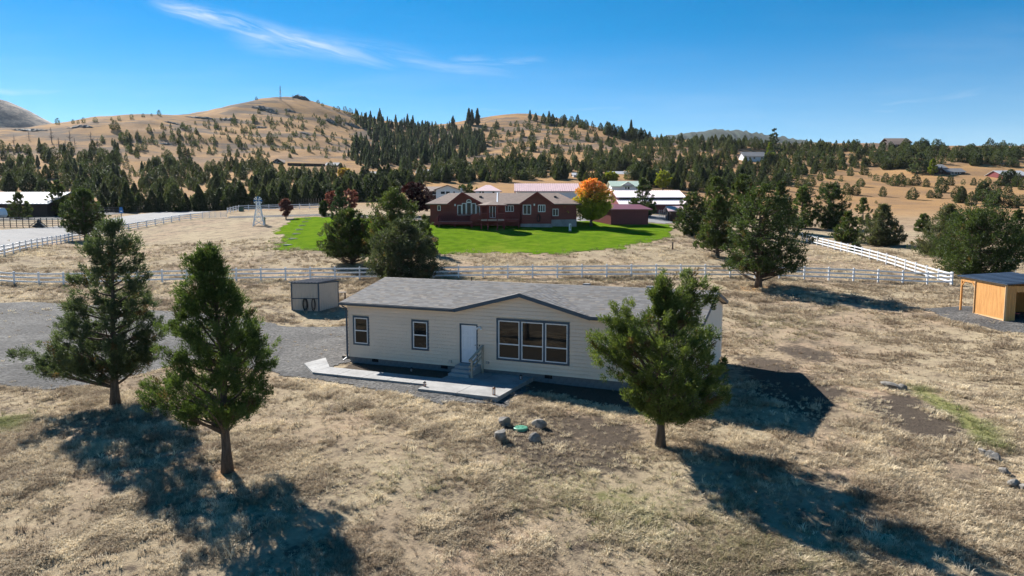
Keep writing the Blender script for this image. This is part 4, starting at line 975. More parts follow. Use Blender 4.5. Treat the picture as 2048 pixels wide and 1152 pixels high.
# distant trees: shared shapes
def proto(seed, kind, rich):
    r = np.random.default_rng(seed)
    env = np.array({'j': [(.02, .20), (.10, .27), (.25, .285), (.45, .24), (.65, .165), (.85, .08), (1, .01)], 'jr': [(.02, .26), (.12, .36), (.3, .385), (.5, .345), (.7, .26), (.88, .15), (1, .04)], 'p': [(.06, .06), (.14, .15), (.3, .16), (.5, .125), (.75, .07), (.92, .03), (1, .005)]}[kind])
    N, size = ((270, .088), (1100, .058), (4200, .043))[rich]
    t = np.clip(1-r.random(N)**.62, .02, 1)*.98+.02*r.random(N); th = r.uniform(0, 2*math.pi, N)
    nl = 22 if kind != 'p' else 34                            # lumps push parts of the outline in and out
    lt, lth, la = r.random(nl), r.uniform(0, 2*math.pi, nl), r.uniform(-.42, .32, nl)
    lump = 1+sum(la[i]*np.exp(-((t-lt[i])/.09)**2-(np.angle(np.exp(1j*(th-lth[i])))/.6)**2) for i in range(nl))
    R = np.interp(t, env[:, 0], env[:, 1])*lump*np.sqrt(.12+.88*r.random(N))
    p = np.stack([R*np.cos(th), R*np.sin(th), t], -1)+r.normal(0, .008, (N, 3))
    rad = np.stack([np.cos(th), np.sin(th), 0*th], -1)
    o_ = unit(rad*.7+np.array([0, 0, .55 if kind != 'p' else -.05])+r.normal(0, .4, (N, 3))); sd_ = unit(np.cross(o_, r.normal(size=(N, 3)))); Ls = size*r.uniform(.7, 1.4, (N, 1))
    V = np.stack([p-o_*Ls*.4, p+sd_*Ls*.42, p+o_*Ls*.75, p-sd_*Ls*.42], 1).reshape(-1, 3)
    lo, hi = map(np.array, PAL['pine' if kind == 'p' else 'far']); ln = vnoise(th*2.2+9, t*9, seed); tv = np.clip(ln*.75+r.random(N)*.35-.05, 0, 1)
    tb = MB().tube([(0, 0, -.03), (0, 0, .12), (.01, 0, .8)], [.03, .024, .004], 6)
    return tb, V, np.arange(N*4).reshape(-1, 4), np.repeat(lo+(hi-lo)*tv[:, None], 4, 0)
PR = {}
for kind in ('j', 'jr', 'p'):
    for i in range(5):
        for rich in (0, 1, 2):
            tb, V, Q, cl = proto(300+i*7+rich+ord(kind[-1]), kind, rich)
            PR[kind, i, rich] = (tb.mesh('trunk', M['bark'], True) if rich else None, np_mesh('crown', V, Q, M['foliage'], cl) if rich else None, V, Q, cl)
placed = []                                                  # (kind, spot, height, zone)
rnd = random.Random(7)
def far(px, by, hpx, kind='j', zone='field'):
    s = spot(px, by)
    if s is not None: placed.append((kind, s, hpx*mpp(s)/math.cos(PITCH), zone))
keep_out = []                                               # photo boxes around buildings, kept clear of scattered trees
def scatter(poly, n, kind, h0, h1, zone, mind=0., bias=None):
    xs = [p[0] for p in poly]; ys = [p[1] for p in poly]; c_ = 0; t_ = 0; P2 = [(float(a), float(b_)) for a, b_ in poly]
    while c_ < n and t_ < n*40:
        t_ += 1; px, py = rnd.uniform(min(xs), max(xs)), rnd.uniform(min(ys), max(ys))
        if not poly_mask(np.array([px]), np.array([py]), P2)[0]: continue
        if bias and rnd.random() > bias(px, py): continue
        if any(a < px < b_ and c0 < py < c1 for a, b_, c0, c1 in keep_out): continue
        s = spot(px, py)
        if s is None: continue
        h = rnd.uniform(h0, h1)*(.75+.5*rnd.random()); placed.append((kind if rnd.random() < .75 or kind == 'p' else 'jr', s, h, zone)); c_ += 1
keep_out += [(690, 800, 340, 364), (536, 685, 316, 338), (1478, 1535, 300, 326), (1768, 1830, 272, 300), (1868, 1945, 330, 356), (2000, 2060, 338, 362), (1215, 1285, 360, 392), (1140, 1262, 344, 356), (826, 866, 340, 350), (840, 1160, 366, 410), (1020, 1160, 360, 430), (-10, 100, 380, 445)]
nz = lambda px, py: float(vnoise(np.array([px*.022]), np.array([py*.05]), 5)[0])
# row along the foot of the hill, left
for px, by, h in ((205, 424, 38), (230, 424, 44), (255, 425, 62), (282, 424, 40), (305, 424, 46), (322, 424, 40), (350, 424, 58), (372, 423, 38), (398, 423, 56), (420, 422, 44), (440, 421, 46), (462, 420, 50), (482, 419, 56), (505, 418, 40), (528, 417, 48), (545, 416, 42), (566, 414, 52), (590, 412, 46), (612, 411, 44), (634, 409, 48), (655, 408, 40), (676, 407, 46), (716, 404, 44), (738, 402, 48), (752, 404, 40), (770, 400, 46), (180, 426, 40), (88, 402, 44), (60, 384, 42), (20, 384, 40)):
    far(px, by, h, rnd.choice(['j', 'j', 'jr']), 'foot')
# the right hand field
for px, by, h in ((1765, 393, 21), (1825, 399, 25), (1860, 396, 17), (1876, 396, 20), (1883, 385, 30), (1752, 362, 15), (1771, 365, 20), (1789, 372, 24), (1802, 367, 22), (1806, 373, 14), (1815, 371, 16), (1831, 371, 23), (1852, 374, 18), (1879, 368, 18), (1900, 371, 20), (1926, 369, 12), (1947, 371, 16), (1960, 371, 14), (1975, 369, 16), (1913, 397, 26), (1922, 406, 34), (1942, 412, 30), (1965, 402, 40), (1985, 414, 34), (1990, 392, 30), (2012, 415, 24), (2015, 396, 30), (2028, 416, 28), (2042, 412, 24), (2005, 372, 30), (2020, 372, 34), (2035, 374, 30), (2046, 380, 26), (1752, 407, 7), (1672, 383, 22), (1693, 389, 24), (1710, 390, 22), (1721, 373, 18), (1697, 401, 14), (1640, 362, 20), (1660, 358, 22), (1682, 363, 14), (1620, 372, 24), (1600, 376, 26), (1575, 372, 30), (1552, 380, 34), (1530, 384, 30), (1505, 375, 30), (1490, 384, 28), (1645, 386, 22), (1616, 392, 28), (1990, 330, 26), (2020, 332, 18), (2030, 334, 20), (1958, 330, 22), (1740, 355, 12), (1700, 352, 20), (1728, 350, 22)):
    far(px, by, h, 'jr', 'field')
# belt of junipers on the right hand slope
scatter([(1300, 282), (1450, 292), (1620, 296), (1740, 300), (1750, 330), (1640, 350), (1540, 372), (1400, 385), (1310, 375), (1240, 345), (1250, 300)], 560, 'j', 3.4, 6, 'slope')
scatter([(1740, 298), (1880, 296), (2060, 306), (2060, 318), (1960, 330), (1930, 338), (1870, 336), (1750, 340)], 150, 'jr', 4, 7, 'slope')
scatter([(1290, 277), (1450, 287), (1750, 298), (1750, 308), (1450, 301), (1290, 293)], 170, 'j', 3.6, 6.6, 'slope')
# centre belt below the wooded hill
scatter([(700, 345), (860, 335), (1000, 330), (1260, 330), (1320, 360), (1310, 378), (1180, 366), (1010, 368), (860, 378), (720, 398), (690, 372)], 430, 'j', 3.8, 6.4, 'belt')
# wooded hill: tall pines
scatter([(700, 232), (760, 243), (850, 256), (960, 262), (975, 300), (930, 325), (860, 330), (800, 320), (760, 300), (735, 270)], 430, 'p', 6, 9.5, 'pines')
scatter([(720, 280), (790, 310), (900, 330), (860, 345), (740, 345), (690, 320)], 130, 'p', 5, 8, 'pines')
for px, by, h in ((906, 262, 30), (938, 250, 33), (944, 250, 31), (955, 250, 33), (1262, 272, 32), (815, 256, 28), (826, 257, 26), (760, 243, 26), (1060, 240, 20), (1098, 244, 22), (1128, 252, 20)): far(px, by, h, 'p', 'pines')
scatter([(0, 322), (150, 315), (420, 325), (700, 345), (700, 398), (420, 410), (190, 412), (0, 380)], 190, 'j', 2.6, 5.4, 'masts')
# middle hill and its right shoulder
scatter([(960, 262), (1050, 240), (1150, 250), (1280, 280), (1280, 325), (1100, 330), (960, 325), (900, 325)], 260, 'j', 2.6, 6.5, 'middle')
scatter([(1060, 234), (1150, 247), (1290, 278), (1290, 287), (1150, 258), (1060, 245)], 50, 'j', 6, 10, 'middle')
# masts hill
scatter([(0, 300), (150, 300), (300, 298), (420, 310), (520, 320), (700, 340), (700, 395), (420, 408), (0, 385)], 520, 'j', 2.6, 5.4, 'masts', bias=lambda a, b_: .12+.95*(nz(a, b_) > .45))
scatter([(150, 290), (300, 262), (450, 235), (620, 215), (720, 250), (760, 310), (690, 330), (500, 318), (330, 300)], 360, 'j', 1.2, 4.2, 'masts')
scatter([(60, 290), (260, 285), (300, 340), (240, 380), (60, 370)], 22, 'p', 5, 7.5, 'masts')
for px, by, h in ((146, 247, 9), (156, 247, 8), (167, 246, 12), (191, 244, 11), (223, 240, 6), (238, 240, 9), (263, 237, 10), (286, 234, 8), (303, 231, 5), (318, 231, 12), (339, 226, 7), (360, 224, 9), (404, 214, 11), (430, 210, 6), (115, 249, 14), (513, 200, 7), (440, 208, 5), (470, 205, 4), (230, 260, 20), (636, 207, 8), (645, 212, 7), (668, 220, 8), (676, 222, 10), (690, 226, 14), (700, 229, 13), (601, 240, 14), (635, 262, 12), (678, 248, 18), (706, 240, 12), (722, 247, 14), (540, 285, 22), (425, 285, 14), (470, 250, 12), (495, 248, 10), (365, 310, 26), (245, 282, 18)): far(px, by, h, 'jr', 'masts')
marks = [(60, 'brown barn'), (130, 'barn corner'), (205, 'road fence juniper'), (270, 'blue road sign'), (345, 'road bend'), (410, 'road end'), (470, 'farm gate'), (545, 'windmill'), (610, 'red leaved tree'), (665, 'small slim conifer'), (715, 'blue green spruce'), (765, 'tall ragged juniper'), (800, 'long grey roof'), (850, 'purple plum tree'), (900, 'ranch house left roof'), (945, 'ranch house chimney'), (1000, 'gazebo'), (1060, 'white barn gable'), (1110, 'white barn'), (1150, 'ranch house right roof'), (1205, 'orange maple'), (1260, 'pale green roof'), (1320, 'long barn'), (1390, 'lawn end juniper'), (1460, 'lawn side junipers'), (1520, 'bare trunked juniper'), (1580, 'tall ridge spruce'), (1640, 'side fence end'), (1700, 'squat fence juniper'), (1760, 'wide grey bush'), (1830, 'skyline house'), (1895, 'feathery conifer'), (1960, 'huge juniper'), (2010, 'pine shelter'), (9999, 'right edge')]
def landmark(px): return next(n for lim, n in marks if px < lim)
zone_txt = {'foot': ('at the masted hill foot', 'junipers along the foot of the masted hill'), 'field': ('on the golden right field', 'junipers on the golden field at the right'), 'slope': ('on the right slope', 'junipers covering the right hand slope'), 'belt': ('in the dense belt', 'junipers behind the red house'),
            'pines': ('on the wooded saddle', 'pines between the two hills'), 'middle': ('on the middle hill', 'junipers on the middle hill'), 'masts': ('on the masted hill', 'junipers on the masted hill')}
zpy = {}
def pxy(s): d = s[1]*CP-(s[2]-CH)*SP; return 1024+F*s[0]/d, 576-F*(s[1]*SP+(s[2]-CH)*CP)/d
for e in placed: zpy.setdefault(e[3], []).append(pxy(e[1])[1])
zq = {k: np.quantile(v, [.25, .5, .75]) for k, v in zpy.items()}
hq = {k: np.quantile([e[2] for e in placed if e[3] == k], [.33, .66]) for k in zpy}
def far_label(kk, s, h, zone):
    px, py = pxy(s); tier = ('high up', 'upper middle', 'lower middle', 'low down')[int(np.searchsorted(zq[zone], py))]; sz = ('small', 'medium', 'tall')[int(np.searchsorted(hq[zone], h))]
    return f"{sz} {'pine' if kk == 'p' else 'juniper'} {tier} {zone_txt[zone][0]}, over the {landmark(px)}"
order = sorted(range(len(placed)), key=lambda i: -placed[i][2]/placed[i][1][1])
cnt = {}; rest = []
budget = {'j': 298, 'p': 298}
used = {'j': 46, 'p': 3}
for i in order:
    kind, s, h, zone = placed[i]; kk = 'p' if kind == 'p' else 'j'
    if used[kk] < budget[kk]:
        used[kk] += 1; v = rnd.randrange(5); rich = 2 if h/s[1]*F > 32 else 1
        tm, cm = PR[kind, v, rich][:2]; lab, grp = far_label(kk, s, h, zone), zone_txt[zone][1]
        if kk == 'p' and zone == 'masts': grp = 'pines on the masted hill'
        o = empty('pine_tree' if kk == 'p' else 'juniper_tree', tuple(s-np.array((0, 0, .1))), rnd.uniform(0, 6.28), lab, 'tree', grp)
        w_ = h*rnd.uniform(.85, 1.25); o.scale = (w_, w_, h)
        link(bpy.data.objects.new('trunk', tm), o); link(bpy.data.objects.new('crown', cm), o)
    else: rest.append((kind, s, h))
Vs, Qs, Cs = [], [], []; nv = 0
for kind, s, h in rest:
    _, _, V, Q, cl = PR[kind, rnd.randrange(5), 0 if h/s[1]*F < 16 else 1]
    a = rnd.uniform(0, 6.28); ca, sa = math.cos(a), math.sin(a); w_ = h*rnd.uniform(.85, 1.3)
    Vs.append(np.stack([s[0]+(V[:, 0]*ca-V[:, 1]*sa)*w_, s[1]+(V[:, 0]*sa+V[:, 1]*ca)*w_, s[2]-.1+V[:, 2]*h], -1)); Qs.append(Q+nv); Cs.append(cl*rnd.uniform(.7, 1.3)*np.array([rnd.uniform(.9, 1.15), 1, rnd.uniform(.85, 1.1)])); nv += len(V)
if Vs:
    me = np_mesh('forest', np.concatenate(Vs), np.concatenate(Qs), M['foliage'], np.concatenate(Cs))
    tag(link(bpy.data.objects.new('forest', me)), 'far off mass of small junipers and pines on the hills', 'trees', kind='stuff')
print('far trees', len(placed), 'rest', len(rest), 'forest verts', nv)

# ------------------------------------------------------------------ white rail fences
def rail_fence(pts, label, spacing=2.44, h=1.27, cat='fence', gaps=(), first=0.):
    pts = [np.array(p[:2], float) for p in pts]; seg = [np.linalg.norm(b_-a) for a, b_ in zip(pts, pts[1:])]; tot = sum(seg)
    n = max(1, round(tot/spacing)); P = []
    for i in range(n+1):
        d = tot*i/n; j = 0
        while j < len(seg)-1 and d > seg[j]: d -= seg[j]; j += 1
        p = pts[j]+(pts[j+1]-pts[j])*(d/seg[j]); P.append((p[0], p[1], z1(*p)))
    o = empty('rail_fence', P[0], 0, label, cat); b0 = np.array(P[0])
    pm = MB(); pm.box(-.065, .065, -.065, .065, -.3, h-.03); pm.box(-.08, .08, -.08, .08, h-.03, h); pm.add([(-.08, -.08, h), (.08, -.08, h), (.08, .08, h), (-.08, .08, h), (0, 0, h+.05)], [(0, 1, 4), (1, 2, 4), (2, 3, 4), (3, 0, 4)])
    me = pm.mesh('post', M['vinyl']); r = random.Random(int(abs(P[0][0]*10)))
    for i, p in enumerate(P):
        q_ = link(bpy.data.objects.new('post', me), o); q_.location = np.array(p)-b0
        q_.rotation_euler = (r.uniform(-.012, .012), r.uniform(-.012, .012), math.atan2(*(np.array(P[min(i+1, n)])-np.array(P[max(i-1, 0)]))[[1, 0]]))
    for i in range(n):
        for zz in (.33, .72, 1.11):
            a = np.array(P[i])-b0; c_ = np.array(P[i+1])-b0; a[2] += zz+r.uniform(-.012, .012); c_[2] += zz+r.uniform(-.012, .012)
            MB().bar(a, c_, .045, .14).build('rail', M['vinyl'], o)
    return o
rail_fence([(-56, 70.7), (43.1, 70.7)], 'long white three rail fence crossing the pasture behind the tan house')
e1 = spot(1604, 481)
rail_fence([(43.1, 70.9), (e1[0], e1[1])], 'white three rail fence climbing away from the corner near the shelter')
f_ = [spot(*p) for p in ((-40, 522), (20, 508.6), (90, 492.6), (147, 481), (240, 463), (360, 441.5), (405, 436.5))]
rail_fence(f_, 'white rail fence running beside the pale road')
rail_fence([spot(455, 427), spot(478, 421.5), spot(640, 417.5)], 'white rail fence along the far edge of the pasture behind the windmill')
ga, gb = spot(408, 437), spot(453, 436); g0 = empty('farm_gate', tuple(ga), 0, 'white metal farm gate where the pasture meets the road', 'gate'); dg = gb-ga
for i in range(6): MB().bar((0, 0, .25+i*.2), tuple(dg+np.array((0, 0, .25+i*.2))), .05, .06).build('bar', M['vinyl'], g0)
for t in (0, .25, .5, .75, 1): MB().bar(tuple(dg*t+np.array((0, 0, .1))), tuple(dg*t+np.array((0, 0, 1.35))), .06, .06).build('upright', M['vinyl'], g0)
# stake fence and pipe rails near the barn
def post_rail(name, a, b_, n, h, rails, pm, rm, label, pw=.1, rw=.06):
    a, b_ = np.array(a, float), np.array(b_, float); o = empty(name, tuple(a), 0, label, 'fence'); me = MB().box(-pw/2, pw/2, -pw/2, pw/2, -.3, h).mesh('post', pm); P = []
    for i in range(n+1):
        p = a+(b_-a)*i/n; p[2] = z1(p[0], p[1]); P.append(p-a); q_ = link(bpy.data.objects.new('post', me), o); q_.location = p-a; q_.rotation_euler = (0, 0, i)
    for i in range(n):
        for zz in rails: MB().bar(P[i]+np.array((0, 0, zz)), P[i+1]+np.array((0, 0, zz)), rw, rw).build('rail', rm, o)
post_rail('stake_fence', spot(524, 413), spot(648, 412), 26, 2.0, (.9,), M['oldwood'], M['steel'], 'tall brown stake fence behind the windmill', .12, .02)
post_rail('pipe_corral', spot(-60, 456), spot(128, 454), 15, 1.7, (.3, .65, 1.0, 1.35, 1.66), M['black'], M['pipe'], 'grey pipe corral with dark posts beside the road', .1, .07)
post_rail("pipe_fence", spot(60, 434), spot(430, 418), 30, 1.4, (.5, .9, 1.36), M['oldwood'], M['pipe'], 'thin pipe fence running from the barn along the far side of the road', .1, .06)
for i, (px, py) in enumerate(((1931, 556), (1984, 561), (2031, 566))):
    s = spot(px, py-18); o = empty('fence_stake', tuple(s), 0, ('leftmost', 'middle', 'rightmost')[i]+' thin steel fence stake behind the pine shelter', 'stake', 'steel stakes behind the shelter'); MB().box(-.03, .03, -.03, .03, -.2, 1.6).build('stake', M['steel'], o)
    MB().box(-.05, .05, -.035, -.03, -.1, .15).build('anchor', M['steel'], o)
s = spot(1345, 499); o = empty('marker_post', tuple(s), 0, 'short dark post standing alone in the dry grass right of the lawn', 'post'); MB().box(-.08, .08, -.08, .08, -.2, .85).build('stub', M['darkwood'], o); MB().box(-.1, .1, -.1, .1, .852, .9).build('cap', M['black'], o)
s = spot(1140, 463); o = empty('well_post', tuple(s), .2, 'white well post with dark front on the lawn', 'post'); MB().box(-.2, .2, -.2, .2, -.1, .16).build('base', M['concrete'], o); MB().box(-.15, .15, -.12, .12, .16, 1.15).build('casing', M['white'], o); MB().box(-.05, .05, -.125, -.12, .4, 1.0).build('plate', M['black'], o)
for i, (px, py) in enumerate(((616, 438.5), (610.5, 444.5), (604.5, 452), (599, 460), (593, 468.5), (586, 478.5), (575.5, 491))):
    s = spot(px, py); o = tag(MB().poly([(-.55, -.4, .0), (.5, -.45, .0), (.58, .35, .0), (-.45, .45, .0)], .16).build('stepping_stone', M['concrete']), ('white stepping stone farthest up the lawn', 'second white stepping stone from the far end', 'third white stepping stone from the far end', 'middle white stepping stone of the line of seven', 'third white stepping stone from the near end', 'second white stepping stone from the near end', 'white stepping stone nearest the camera on the lawn')[i], 'stone', 'stepping stones on the lawn')
    o.location = (s[0], s[1], s[2]+.14); o.rotation_euler = (0, 0, .3+.1*i)
# ornamental windmill
s, Hm = tree_height(518, 451, 396); wm = empty('windmill', tuple(s), .25, 'white lattice windmill with a blue wheel in the pasture', 'windmill')
w0, w1 = .95, .18; hh = Hm*.86
cor = [(-1, -1), (1, -1), (1, 1), (-1, 1)]
for a, b_ in cor: MB().bar((a*w0, b_*w0, -.2), (a*w1, b_*w1, hh), .12, .12).build('leg', M['white'], wm)
lat = [0, .24, .46, .66, .84, 1]
for k in range(5):
    r0, r1 = w0+(w1-w0)*lat[k], w0+(w1-w0)*lat[k+1]; h0, h1 = hh*lat[k], hh*lat[k+1]
    for j in range(4):
        a, b_ = cor[j], cor[(j+1) % 4]
        MB().bar((a[0]*r0, a[1]*r0, h0), (b_[0]*r1, b_[1]*r1, h1), .06).build('brace', M['white'], wm); MB().bar((b_[0]*r0, b_[1]*r0, h0), (a[0]*r1, a[1]*r1, h1), .06).build('brace', M['white'], wm)
        MB().bar((a[0]*r1, a[1]*r1, h1), (b_[0]*r1, b_[1]*r1, h1), .06).build('girt', M['white'], wm)
hub = hh+.2
MB().tube([(0, -.55, hub), (0, .3, hub)], .09, 8).build('hub', M['bluesign'], wm)
for i in range(12):
    t = i*math.pi/6; c_, s_ = math.cos(t), math.sin(t); tn = np.array((-s_, .25, c_))
    a = np.array((c_*.16, -.5, hub+s_*.16)); b_ = np.array((c_*.75, -.5, hub+s_*.75))
    MB().ext([a-tn*.03, a+tn*.03, b_+tn*.13, b_-tn*.13], (0, .012, 0)).build('blade', M['white'] if i % 3 else M['bluesign'], wm)
MB().ext([(0, .3, hub), (0, 1.0, hub+.35), (0, 1.35, hub+.3), (0, 1.35, hub-.3), (0, 1.0, hub-.35)], (.02, 0, 0)).build('tail_vane', M['white'], wm)
s2 = spot(529, 449); o = empty('water_valve', tuple(s2), 0, 'small green hydrant beside the windmill', 'hydrant'); MB().box(-.14, .14, -.14, .14, -.1, 1.3).build('pillar', M['greenbox'], o); MB().box(-.05, .3, -.05, .05, 1.0, 1.08).build('spout', M['greenbox'], o)
s2 = spot(483, 423); o = empty('utility_box', tuple(s2), 0, 'dark green utility box at the far fence corner', 'box'); MB().box(-.45, .45, -.4, .4, -.1, .9).build('cabinet', M['greenbox'], o); MB().box(-.5, .5, -.45, .45, .902, .98).build('lid', M['greenbox'], o)
s2 = spot(244, 446.5); sg = empty('road_sign', tuple(s2), 0, 'blue road sign on a thin post beside the road', 'sign'); MB().box(-.05, .05, -.05, .05, -.2, 2.1).build('post', M['pipe'], sg)
MB().ext([(-.42+.0, -.07, 2.05), (.42, -.07, 2.05), (.42, -.07, 2.75), (-.42, -.07, 2.75)], (0, .02, 0)).build('plate', M['bluesign'], sg); MB().ext([(.35*math.cos(i*math.pi/6), -.075, 2.98+.3*math.sin(i*math.pi/6)) for i in range(12)], (0, .02, 0)).build('plate', M['bluesign'], sg)
MB().ext([(-.2, -.08, 2.3), (.2, -.08, 2.3), (.2, -.08, 2.5), (-.2, -.08, 2.5)], (0, .006, 0)).build('symbol', M['white'], sg)
s2 = spot(77, 454); o = empty('covered_pile', tuple(s2), .4, 'black tarpaulin tent shaped pile beside the corral rails', 'pile'); MB().ext([(-1.0, -.6, 0), (1.1, -.6, 0), (.35, -.6, .7), (.1, -.6, 1.45), (-.15, -.6, .8)], (0, 1.3, 0)).build('tarpaulin', M['black'], o); MB().bar((-1.3, -.8, .1), (.1, 0, 1.3), .12).build('pole', M['oldwood'], o); MB().bar((1.4, -.7, .1), (.1, 0, 1.3), .12).build('pole', M['oldwood'], o)
s2 = spot(-2, 440); tv = empty('horse_trailer', tuple(s2), 0, 'nose of a white trailer at the left edge beside the barn', 'trailer')
MB().ext([(-4.2, -1.1, .5), (.7, -1.1, .5), (1.1, -1.1, 1.0), (1.0, -1.1, 1.7), (.6, -1.1, 2.4), (-4.2, -1.1, 2.5)], (0, 2.2, 0)).build('body', M['white'], tv); MB().box(-.4, .45, -1.115, -1.1, 1.35, 2.0).build('window', M['glass'], tv); MB().box(-3.2, -2.4, -1.115, -1.1, .75, 2.2).build('door', M['steel'], tv)
for a in (-1.4, -2.2): MB().tube([(a, -1.15, .36), (a, -.9, .36)], .36, 16).build('wheel', M['black'], tv)
MB().bar((.9, 0, .5), (2.0, 0, .45), .12).build('hitch', M['black'], tv)

# ------------------------------------------------------------------ the dark red house
RY = 112.
def rp(px, py, dy=0.): p = C(px, py, RY+dy); return p
o0 = rp(1006, 452); o0[2] = z1(o0[0], RY)
red = empty('ranch_house', tuple(o0), 0, 'dark red ranch house with brown roof, deck and arched window', 'house')
def L(px, py, dy=0.): return tuple(rp(px, py, dy)-o0)
def X(px, dy=0.): return L(px, 424, dy)[0]
def Zz(py, dy=0.): return L(1024, py, dy)[2]
xl, xr = X(860.5), X(1153); ze = Zz(407.5); zb = Zz(460); zr_ = ze+1.75; dpt = 9.
MB().box(xl, xr, 0, dpt, zb, ze+.05).build('wall', M['redwall'], red)
lap = MB(); zz = Zz(447)
while zz < ze: lap.box(xl+.01, xr-.01, -.022, 0, zz, zz+.19); zz += .22
lap.build('siding', M['redwall'], red)
ov = .7; hp = 3.2
r_ = MB(); x0, x1 = xl-ov, xr+ov
r_.add([(x0, -ov, ze), (x1, -ov, ze), (x1, dpt+ov, ze), (x0, dpt+ov, ze), (x0+hp, dpt/2, zr_), (x1-hp, dpt/2, zr_), (x0, -ov, ze-.16), (x1, -ov, ze-.16), (x1, dpt+ov, ze-.16), (x0, dpt+ov, ze-.16)],
       [(0, 1, 5, 4), (1, 2, 5), (2, 3, 4, 5), (3, 0, 4), (0, 6, 7, 1), (1, 7, 8, 2), (2, 8, 9, 3), (3, 9, 6, 0), (6, 9, 8, 7)])
rroof = r_.build('roof', M['brownroof'], red)
def front_gable(pl, pa_, pr_, za, out):
    a, c_, b_ = X(pl), X(pa_), X(pr_); zt = Zz(za); zf0 = ze
    w_ = MB().ext([(a+.35, -out, zb), (b_-.35, -out, zb), (b_-.35, -out, zf0+.1), (c_, -out, zt-.25), (a+.35, -out, zf0+.1)], (0, out+.5, 0)); w_.build('gable_wall', M['redwall'], red)
    bk_ = (zt-ze)/((zr_-ze)/(dpt/2+ov))-ov
    for (p0, q0) in ((a, c_), (b_, c_)):
        MB().poly([(p0, -out-.5, ze), (q0, -out-.5, zt), (q0, bk_, zt), (p0, -ov+.05, ze)], .12).build('gable_roof', M['brownroof'], rroof)
        MB().ext([(p0, -out-.52, ze-.02), (q0, -out-.52, zt-.02), (q0, -out-.52, zt-.3), (p0, -out-.52, ze-.3)], (0, .04, 0)).build('bargeboard', M['reddeck'], rroof)
front_gable(896, 925.7, 968.5, 384.2, .8); front_gable(1038.5, 1073.4, 1106.5, 383.8, 1.2)
for fpx in (994.3,): MB().ext([(X(993), -ov+.05, ze+.03), (X(996), -ov+.05, ze+.03), (X(995), dpt/2, zr_+.04), (X(992.6), dpt/2, zr_+.04)], (0, 0, .03)).build('flashing', M['white'], rroof)
MB().box(X(920)-.15, X(920)+.15, 3, 3.3, ze+.8, zr_+.75).build('flue', M['steel'], rroof)
for vp in (960, 1112): MB().box(X(vp)-.2, X(vp)+.2, 2.2, 2.6, ze+.85, ze+1.25).build('roof_vent', M['black'], rroof)
def rwin(a, b_, t, bt, dy, splits=2, fr='white', arch=False):
    x0, x1, zt, zb_ = X(a, dy), X(b_, dy), Zz(t, dy), Zz(bt, dy)
    f_ = MB(); w_ = .09; y = dy-.06
    f_.box(x0, x1, y, dy, zt-w_, zt); f_.box(x0, x1, y, dy, zb_, zb_+w_)
    for i in range(splits+1): xx = x0+(x1-x0-w_)*i/splits; f_.box(xx, xx+w_, y, dy, zb_+w_, zt-w_)
    wo_ = f_.build('window', M[fr], red)
    MB().box(x0+w_/2, x1-w_/2, dy-.02, dy+.01, zb_+w_/2, zt-w_/2).build('pane', M['farglass'], wo_)
g1, g2 = -.8, -1.2
rwin(875, 881.5, 411, 421.3, -.03, 1)
for a, b_, t in ((915, 923.6, 410), (924, 932.4, 406.3), (932.8, 943, 404.6), (943.4, 951.6, 406.6), (952, 960, 410.2)): rwin(a, b_, t, 430.5, g1, 1)
xa, xb, zt = X(932.6, g1), X(943.2, g1), Zz(404, g1); rc_ = (xb-xa)/2; cxa = (xa+xb)/2
ar = MB()
for i in range(12):
    t0, t1 = math.pi*i/12, math.pi*(i+1)/12
    ar.ext([(cxa+rc_*math.cos(t0), g1-.06, zt+rc_*math.sin(t0)*1.05), (cxa+rc_*math.cos(t1), g1-.06, zt+rc_*math.sin(t1)*1.05), (cxa+(rc_-.1)*math.cos(t1), g1-.06, zt+(rc_-.1)*math.sin(t1)*1.05), (cxa+(rc_-.1)*math.cos(t0), g1-.06, zt+(rc_-.1)*math.sin(t0)*1.05)], (0, .06, 0))
ar.box(xa, xb, g1-.06, g1, zt-.05, zt+.05); aw_ = ar.build('arched_window', M['white'], red)
MB().ext([(cxa+(rc_-.05)*math.cos(math.pi*i/12), g1-.02, zt+(rc_-.05)*math.sin(math.pi*i/12)*1.05) for i in range(13)], (0, .03, 0)).build('pane', M['farglass'], aw_)
rwin(1010.5, 1027.5, 411, 423.5, -.03, 3); rwin(1045.7, 1062, 409.5, 429, g2, 2); rwin(1076, 1090.6, 409.5, 424, g2, 3); rwin(1105, 1117, 417.5, 432, -.03, 2)
rwin(979, 991.5, 411, 436, -.03, 2)
for lx, lz, dy in ((910.3, 410, g1), (958.5, 411, g1), (1068.5, 409.5, g2)): MB().box(X(lx, dy)-.1, X(lx, dy)+.1, dy-.15, dy, Zz(lz, dy)-.15, Zz(lz, dy)+.15).build('wall_light', M['white'], red)
MB().ext([(X(1095, -.06), -.06, Zz(439.4)), (X(1153.2), -.06, Zz(438.8)), (X(1153.2), -.06, zb), (X(1095), -.06, zb)], (0, .05, 0)).build('foundation', M['concrete'], red)
MB().box(X(1041, g2), X(1105, g2), g2-.04, g2, zb, Zz(447.5, g2)).build('foundation', M['concrete'], red)
